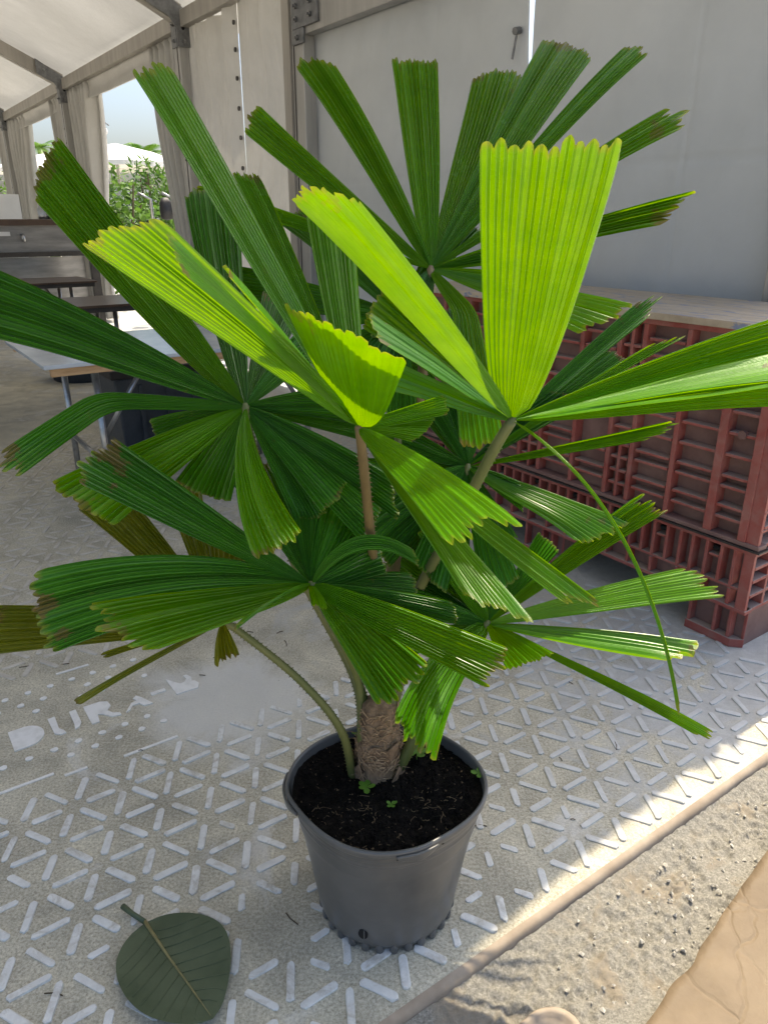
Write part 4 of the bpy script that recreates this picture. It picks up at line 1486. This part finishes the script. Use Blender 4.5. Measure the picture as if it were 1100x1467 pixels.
def stalk(hub, hd, way, r0, r1, mat, thorns=True, seed=0):
    # way: pixel waypoints with a fraction of the way from the hub depth to the trunk
    tdep = (tt - Vector((0, 0, CAMH))).y * math.cos(PITCH) - (tt.z - CAMH) * math.sin(PITCH)
    pts = [hub] + [D(x, y, hd + (tdep - hd) * f) for x, y, f in way[:-1]]
    last = way[-1]
    pts.append(TB + Vector(last))
    path = spline(pts, 30)
    rad = [r0 + (r1 - r0) * (i / 30) ** 1.3 for i in range(31)]
    gs = [tube(path, rad, 10)]
    # swollen joint where the folds spring from the stalk
    d = (path[1] - path[0]).normalized()
    gs.append(tube([hub - d * 0.004, hub + d * 0.002, hub + d * 0.010], [r0 * 0.5, r0 * 0.95, r0 * 0.95], 10))
    if thorns:
        rr = random.Random(seed)
        for i in range(5, 29):
            for q in (0, 0.5):
                p = path[i].lerp(path[i + 1], q)
                d = (path[i + 1] - path[i]).normalized()
                for s in (1, -1):
                    sd = d.cross(Vector((0, -1, 0.2))).normalized() * s
                    rr_ = rad[i]
                    base = p + sd * rr_ * 0.85
                    tip = p + sd * (rr_ + rr.uniform(0.0016, 0.003)) + d * 0.001
                    b1, b2 = base + d * 0.0016, base - d * 0.0016
                    b3 = base + d.cross(sd) * 0.0012
                    gs.append(([b1, b2, b3, tip], [(0, 1, 3), (1, 2, 3), (2, 0, 3), (0, 2, 1)]))
    return obj('leaf_stalk', join(*gs), mat, palm, smooth=True)


def leaf(hub_px, hd, way, r0, r1, smat, mat, segs, thorns=True, seed=0):
    hub = D(hub_px[0], hub_px[1], hd)
    st_ = stalk(hub, hd, way, r0, r1, smat, thorns, seed)
    for q, sg in enumerate(segs):
        A, B, k, n = sg[0], sg[1], sg[2], sg[3]
        opt = dict(sg[4]) if len(sg) > 4 else {}
        kA, kB = (k, k) if not isinstance(k, tuple) else k
        m_ = opt.pop('mat', mat)
        segment(st_, hub, hd, A, B, kA, kB, n, m_, seed=seed * 20 + q, **opt)


GR, DP, OL = 'leaf_green', 'leaf_deep', 'leaf_olive'
# T: tall leaf at the back
leaf((617, 385), 1.05, [(612, 450, .1), (600, 580, .4), (578, 700, .65), (560, 850, .85), (0.012, 0.004, 0.10)], 0.0055, 0.0115, 'stalk_brown', GR, [
    ((350, 190), (374, 153), 1.06, 5, dict(p=.62)),
    ((423, 96), (480, 92), 1.12, 6, dict(p=.62, bulge=.04)),
    ((561, 88), (627, 88), 1.15, 7, dict(p=.60)),
    ((676, 113), (750, 108), 1.18, 8, dict(p=.70, bulge=.05)),
    ((776, 58), (848, 84), 1.17, 9, dict(p=.80, bulge=.03)),
    ((896, 64), (924, 82), 1.14, 5, dict(p=.7)),
    ((962, 149), (978, 184), 1.08, 5, dict(p=.72, tooth=.05)),
    ((998, 272), (950, 322), 1.0, 5, dict(p=.75, tooth=.05)),
    ((810, 322), (800, 372), 1.0, 5, dict(p=.8)),
    ((790, 398), (770, 448), .98, 5, dict(p=.8)),
    ((914, 437), (824, 476), .90, 6, dict(p=.85, tooth=.03, pleat=.5)),
    ((658, 634), (722, 630), .86, 6, dict(p=.55, mid=(668, 446), kmid=.95, sharp=.9, tooth=.012)),
    ((280, 264), (283, 292), 1.06, 5, dict(p=.6)),
    ((530, 480), (605, 500), .95, 6, dict(p=.7, mat=DP)),
], seed=1)
# K: half hidden leaf behind the middle
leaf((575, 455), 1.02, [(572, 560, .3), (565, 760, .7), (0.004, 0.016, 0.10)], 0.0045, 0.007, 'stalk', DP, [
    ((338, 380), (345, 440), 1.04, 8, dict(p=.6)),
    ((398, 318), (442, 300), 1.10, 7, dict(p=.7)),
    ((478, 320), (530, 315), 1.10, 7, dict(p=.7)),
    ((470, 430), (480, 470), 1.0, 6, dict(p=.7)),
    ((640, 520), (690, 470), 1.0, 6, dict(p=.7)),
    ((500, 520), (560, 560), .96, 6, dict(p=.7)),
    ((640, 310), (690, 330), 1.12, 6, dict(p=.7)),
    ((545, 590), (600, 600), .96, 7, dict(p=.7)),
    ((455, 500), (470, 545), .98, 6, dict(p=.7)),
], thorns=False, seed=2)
# M: broad leaf on the left
leaf((352, 582), .917, [(362, 640, .1), (420, 800, .55), (505, 960, .95), (-0.016, -0.004, 0.085)], 0.0052, 0.009, 'stalk', DP, [
    ((47, 284), (85, 196), 1.08, 10, dict(p=.62, bulge=.02, mat=GR)),
    ((-62, 474), (-70, 360), .97, 9, dict(p=.8, arch=.03)),
    ((-4, 650), (28, 684), .90, 6, dict(p=.42, mid=(150, 575), kmid=.96, sharp=.85, tooth=.03)),
    ((72, 690), (164, 754), .95, 8, dict(p=.85, mat=GR)),
    ((362, 796), (434, 764), .83, 7, dict(p=.85, mid=(362, 690), kmid=.90, mat=GR, tooth=.03)),
    ((568, 746), (556, 676), .93, 7, dict(p=.75)),
    ((505, 606), (492, 556), 1.0, 6, dict(p=.7)),
    ((264, 280), (342, 262), 1.20, 8, dict(p=.72)),
    ((376, 420), (430, 455), 1.12, 6, dict(p=.8)),
    ((430, 470), (470, 505), 1.08, 6, dict(p=.8)),
    ((232, 640), (215, 600), 1.02, 6, dict(p=.8)),
    ((250, 690), (330, 720), 1.02, 7, dict(p=.8)),
    ((460, 735), (500, 690), .97, 7, dict(p=.8)),
    ((515, 775), (548, 720), 1.0, 8, dict(p=.75)),
    ((420, 745), (470, 735), 1.0, 7, dict(p=.75)),
    ((545, 640), (530, 600), 1.04, 7, dict(p=.75)),
], seed=3)
# C: the middle leaf whose cupped segment faces the camera
leaf((515, 612), .762, [(520, 660, .12), (528, 740, .4), (537, 830, .7), (541, 940, .95), (0.002, -0.014, 0.10)], 0.0052, 0.0070, 'stalk_brown', GR, [
    ((192, 108), (243, 92), 1.13, 7, dict(p=.52, pleat=.42)),
    ((333, 250), (374, 256), 1.18, 7, dict(p=.62)),
    ((437, 298), (508, 330), 1.22, 7, dict(p=.62)),
    ((120, 356), (238, 322), .72, 9, dict(p=.72, bulge=.05, cup=.06, pleat=.30)),
    ((270, 398), (240, 330), .71, 7, dict(p=.75, bulge=.02, pleat=.30)),
    ((322, 379), (330, 395), (.93, .86), 2, dict(p=.4, tooth=.01, pleat=.2)),
    ((402, 450), (576, 530), .84, 12, dict(p=.60, bulge=.24, cup=.12, tooth=.035, pleat=.25)),
    ((642, 594), (634, 566), 1.0, 6, dict(p=.45, tooth=.01)),
    ((626, 600), (590, 634), 1.05, 7, dict(p=.8)),
    ((640, 778), (744, 748), .76, 8, dict(p=.62, bulge=-.02, tooth=.05, pleat=.5)),
    ((664, 852), (770, 896), .79, 9, dict(p=.66, tooth=.02, pleat=.5)),
    ((796, 856), (858, 860), .86, 7, dict(p=.48, tooth=.035, pleat=.5)),
], seed=4)
# B: sunlit leaf on the right
leaf((733, 602), .80, [(704, 650, .12), (655, 745, .45), (600, 845, .8), (565, 945, .97), (0.016, -0.010, 0.095)], 0.0060, 0.0075, 'stalk', GR, [
    ((688, 203), (895, 203), .80, 11, dict(p=.50, bulge=.0, cup=.05, tooth=.03, pleat=.50)),
    ((421, 294), (510, 280), (.84, .775), 8, dict(p=.62, bulge=.05, tooth=.022, pleat=.45)),
    ((530, 446), (548, 492), (1.01, .95), 5, dict(p=.7, pleat=.35)),
    ((556, 512), (548, 556), (1.0, .96), 4, dict(p=.7, pleat=.3)),
    ((1128, 448), (1132, 500), .95, 6, dict(p=.85)),
    ((1132, 498), (1136, 550), (.96, .83), 6, dict(p=.85, pleat=.3)),
    ((1112, 543), (1122, 582), .85, 5, dict(p=.8)),
    ((968, 1012), (973, 1008), .86, 2, dict(p=.12, mid=(850, 715), kmid=.9, tooth=.0, pleat=.6, arch=0.0)),
    ((520, 470), (560, 400), 1.15, 6, dict(p=.8)),
], seed=5)
# W: dark leaf behind on the right
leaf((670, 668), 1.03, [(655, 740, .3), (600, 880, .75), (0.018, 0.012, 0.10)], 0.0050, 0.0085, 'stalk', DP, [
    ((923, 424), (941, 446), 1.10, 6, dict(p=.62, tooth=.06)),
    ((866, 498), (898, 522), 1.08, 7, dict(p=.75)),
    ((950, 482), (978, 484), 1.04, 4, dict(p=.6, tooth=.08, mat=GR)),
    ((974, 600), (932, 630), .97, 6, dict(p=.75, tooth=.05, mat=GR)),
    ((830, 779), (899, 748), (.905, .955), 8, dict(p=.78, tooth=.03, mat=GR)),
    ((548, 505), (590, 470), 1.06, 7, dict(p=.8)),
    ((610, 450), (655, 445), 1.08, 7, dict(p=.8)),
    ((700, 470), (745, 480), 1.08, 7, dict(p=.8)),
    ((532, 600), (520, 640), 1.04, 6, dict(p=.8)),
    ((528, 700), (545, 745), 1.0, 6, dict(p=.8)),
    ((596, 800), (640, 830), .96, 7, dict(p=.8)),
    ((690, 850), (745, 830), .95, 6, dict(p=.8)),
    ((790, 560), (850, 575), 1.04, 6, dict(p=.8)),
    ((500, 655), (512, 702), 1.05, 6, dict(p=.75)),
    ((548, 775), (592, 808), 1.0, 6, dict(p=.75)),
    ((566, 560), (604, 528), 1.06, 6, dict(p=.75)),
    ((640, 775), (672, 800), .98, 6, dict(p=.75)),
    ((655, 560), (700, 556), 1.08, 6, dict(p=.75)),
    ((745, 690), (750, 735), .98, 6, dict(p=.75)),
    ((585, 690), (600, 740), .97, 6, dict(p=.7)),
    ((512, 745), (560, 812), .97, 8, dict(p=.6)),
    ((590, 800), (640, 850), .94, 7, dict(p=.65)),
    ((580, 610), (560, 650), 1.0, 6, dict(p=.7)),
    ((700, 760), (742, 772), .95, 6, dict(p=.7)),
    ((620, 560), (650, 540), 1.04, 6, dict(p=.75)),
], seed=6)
# V: low leaf on the right
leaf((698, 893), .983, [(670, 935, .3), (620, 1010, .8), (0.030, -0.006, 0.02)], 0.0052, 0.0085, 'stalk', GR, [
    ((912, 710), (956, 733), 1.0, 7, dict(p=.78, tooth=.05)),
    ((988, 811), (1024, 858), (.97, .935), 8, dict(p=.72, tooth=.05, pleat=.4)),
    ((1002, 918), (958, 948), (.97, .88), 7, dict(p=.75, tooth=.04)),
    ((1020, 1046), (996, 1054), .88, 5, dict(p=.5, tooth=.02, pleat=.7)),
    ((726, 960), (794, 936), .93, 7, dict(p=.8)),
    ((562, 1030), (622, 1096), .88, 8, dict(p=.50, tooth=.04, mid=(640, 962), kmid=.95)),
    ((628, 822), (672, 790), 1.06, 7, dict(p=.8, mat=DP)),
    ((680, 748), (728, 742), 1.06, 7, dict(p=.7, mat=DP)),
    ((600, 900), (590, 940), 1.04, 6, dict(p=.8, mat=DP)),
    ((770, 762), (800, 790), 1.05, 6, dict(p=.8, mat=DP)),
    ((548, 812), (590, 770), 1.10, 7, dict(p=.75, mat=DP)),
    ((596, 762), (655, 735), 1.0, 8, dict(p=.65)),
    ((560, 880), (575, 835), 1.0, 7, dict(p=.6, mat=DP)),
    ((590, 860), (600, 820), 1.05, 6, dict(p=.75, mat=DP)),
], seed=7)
# N: low leaf on the left in front
leaf((446, 837), .894, [(468, 880, .3), (512, 975, .9), (-0.022, -0.010, 0.055)], 0.0048, 0.0070, 'stalk', GR, [
    ((108, 690), (157, 622), .93, 8, dict(p=.82, tooth=.03, mat=DP)),
    ((74, 938), (48, 818), .93, 11, dict(p=.62, tooth=.025, mid=(240, 842), mat=DP)),
    ((202, 940), (126, 866), .80, 8, dict(p=.70, tooth=.045, bulge=.03)),
    ((336, 903), (346, 892), .86, 3, dict(p=.25, mid=(405, 852), kmid=.93, tooth=0)),
    ((470, 872), (446, 866), .95, 4, dict(p=.4, tooth=.03)),
    ((544, 1020), (622, 958), .95, 8, dict(p=.82, tooth=.05, bulge=-.02)),
    ((692, 984), (728, 928), .90, 8, dict(p=.50, tooth=.03)),
    ((652, 894), (648, 862), .97, 6, dict(p=.6, mat=DP)),
    ((600, 812), (588, 786), 1.0, 5, dict(p=.45, mid=(522, 782), kmid=.98, mat=DP)),
    ((392, 600), (462, 640), 1.06, 9, dict(p=.75, mat=DP)),
    ((462, 690), (520, 762), 1.04, 7, dict(p=.8, mat=DP)),
    ((330, 690), (390, 660), 1.08, 7, dict(p=.8, mat=DP)),
    ((545, 800), (500, 720), 1.10, 7, dict(p=.7, mat=DP)),
    ((596, 862), (590, 820), 1.06, 6, dict(p=.6, mat=DP)),
    ((556, 822), (528, 752), 1.04, 8, dict(p=.6, mat=DP)),
    ((560, 905), (600, 880), 1.0, 6, dict(p=.7)),
], seed=8)
# Y: old yellowing leaf at the left
leaf((318, 890), .93, [(345, 906, .1), (430, 975, .5), (488, 1045, .85), (-0.036, -0.008, 0.0)], 0.0044, 0.0062, 'stalk', OL, [
    ((112, 730), (188, 712), 1.06, 7, dict(p=.85)),
    ((236, 700), (284, 672), 1.10, 6, dict(p=.8)),
    ((296, 742), (378, 812), 1.08, 7, dict(p=.85)),
    ((-14, 938), (-10, 866), .99, 7, dict(p=.7, bulge=.06)),
    ((106, 1002), (118, 1008), .90, 2, dict(p=.3, tooth=.01)),
    ((143, 936), (150, 944), .93, 2, dict(p=.35, tooth=.04)),
    ((306, 952), (344, 936), .90, 4, dict(p=.8, tooth=.09)),
], seed=9)

# ================================================================== foreground
# big fallen leaf
fl0, fl1 = G(208, 1322, 0.006), G(306, 1466, 0.006)
ax = fl1 - fl0
sd_ = Vector((ax.y, -ax.x, 0)).normalized()
FLW = 0.073


def fl(u, v):
    s = 2 * u - 1
    w = FLW * (math.sin(math.pi * v ** 0.86) ** 0.62) * (1 + 0.04 * math.sin(v * 7 + 2 * s))
    z = 0.006 + 0.012 * s * s * math.sin(math.pi * v) + 0.008 * v * v + 0.002 * nz(u * 3, v * 3, 4)
    p = fl0 + ax * v + sd_ * (w * s)
    return Vector((p.x, p.y, z))


fleaf = obj('fallen_leaf', sheet(fl, 24, 36), 'fallen_leaf', smooth=True)
tag(fleaf, 'large oval dark green fallen leaf lying on the mat', 'leaf')
pts = [fl(0.5, t) + Vector((0, 0, 0.0012)) for t in [0.0, 0.2, 0.4, 0.6, 0.8, 0.97]]
obj('midrib', tube(pts, [0.0028, 0.0023, 0.0018, 0.0014, 0.0010, 0.0005], 8), 'fallen_leaf_rib', fleaf, smooth=True)
simple('fallen_leaf_vein', (0.085, 0.115, 0.06), (0.12, 0.15, 0.08), 0.55, 30, bstr=0)
for k in range(9):
    for sgn in (1, -1):
        v0 = 0.10 + 0.09 * k
        vp = [fl(0.5 + sgn * 0.46 * t, min(v0 + 0.16 * t, 0.97)) + Vector((0, 0, 0.0003)) for t in (0.0, 0.3, 0.6, 1.0)]
        obj('side_vein', tube(vp, [0.0006, 0.0005, 0.0004, 0.0003], 5), 'fallen_leaf_vein', fleaf, smooth=True)
ps = [G(176, 1298, 0.012), G(190, 1309, 0.010), fl0 + Vector((0, 0, 0.002))]
obj('petiole', tube(ps, [0.0042, 0.0036, 0.0036], 8), 'fallen_leaf', fleaf, smooth=True)

# cardboard on the verge
cb = [(1160, 1130), (1100, 1218), (1072, 1258), (1046, 1296), (1012, 1345), (984, 1388), (955, 1424), (926, 1466), (880, 1530)]
left_edge = [G(x, y, GZ + 0.02) for x, y in cb]
far = V(0.9, -0.45, 0) - V(0.9, 0.0, 0)
lep = spline(left_edge, 60)


def cbf(u, v):
    p = lep[min(int(v * 60), 60)] + Vector((0.75 * u, -0.42 * u, 0))
    z = GZ + 0.016 + 0.006 * nz(p.x, p.y, 0.4, 7) + 0.004 * nz(p.x, p.y, 3.3, 16)
    q = p.x * 0.8 + p.y * 0.6
    z += 0.004 * abs(((q * 6.5) % 1.0) - 0.5)
    z += 0.003 * abs((((p.x - p.y) * 4.3 + 0.3) % 1.0) - 0.5)
    if u == 0:
        p = p + Vector((nz(v * 9, 0, 1), nz(v * 9, 2, 1), 0)) * 0.004
    return Vector((p.x, p.y, z))


card = obj('cardboard_sheet', sheet(cbf, 70, 60), 'cardboard', smooth=True)
tag(card, 'creased brown cardboard sheet lying on the rough verge', 'cardboard')
md = card.modifiers.new('thickness', 'SOLIDIFY')
md.thickness = 0.006
# rounded plastic lug half buried in the verge
lc = G(785, 1492, GZ + 0.006)
lug = obj('buried_lug', lathe([(0.0, 0.001), (0.022, 0.001), (0.028, 0.004), (0.030, 0.010), (0.034, 0.012), (0.037, 0.010), (0.038, -0.02)], Vector((lc.x, lc.y, GZ - 0.001)), 40, lambda a, z: 1 + 0.35 * abs(math.cos(a - 0.6)) ** 2), 'mat_edge', smooth=True)
tag(lug, 'rounded beige plastic lug half buried in the rough verge', 'lug')
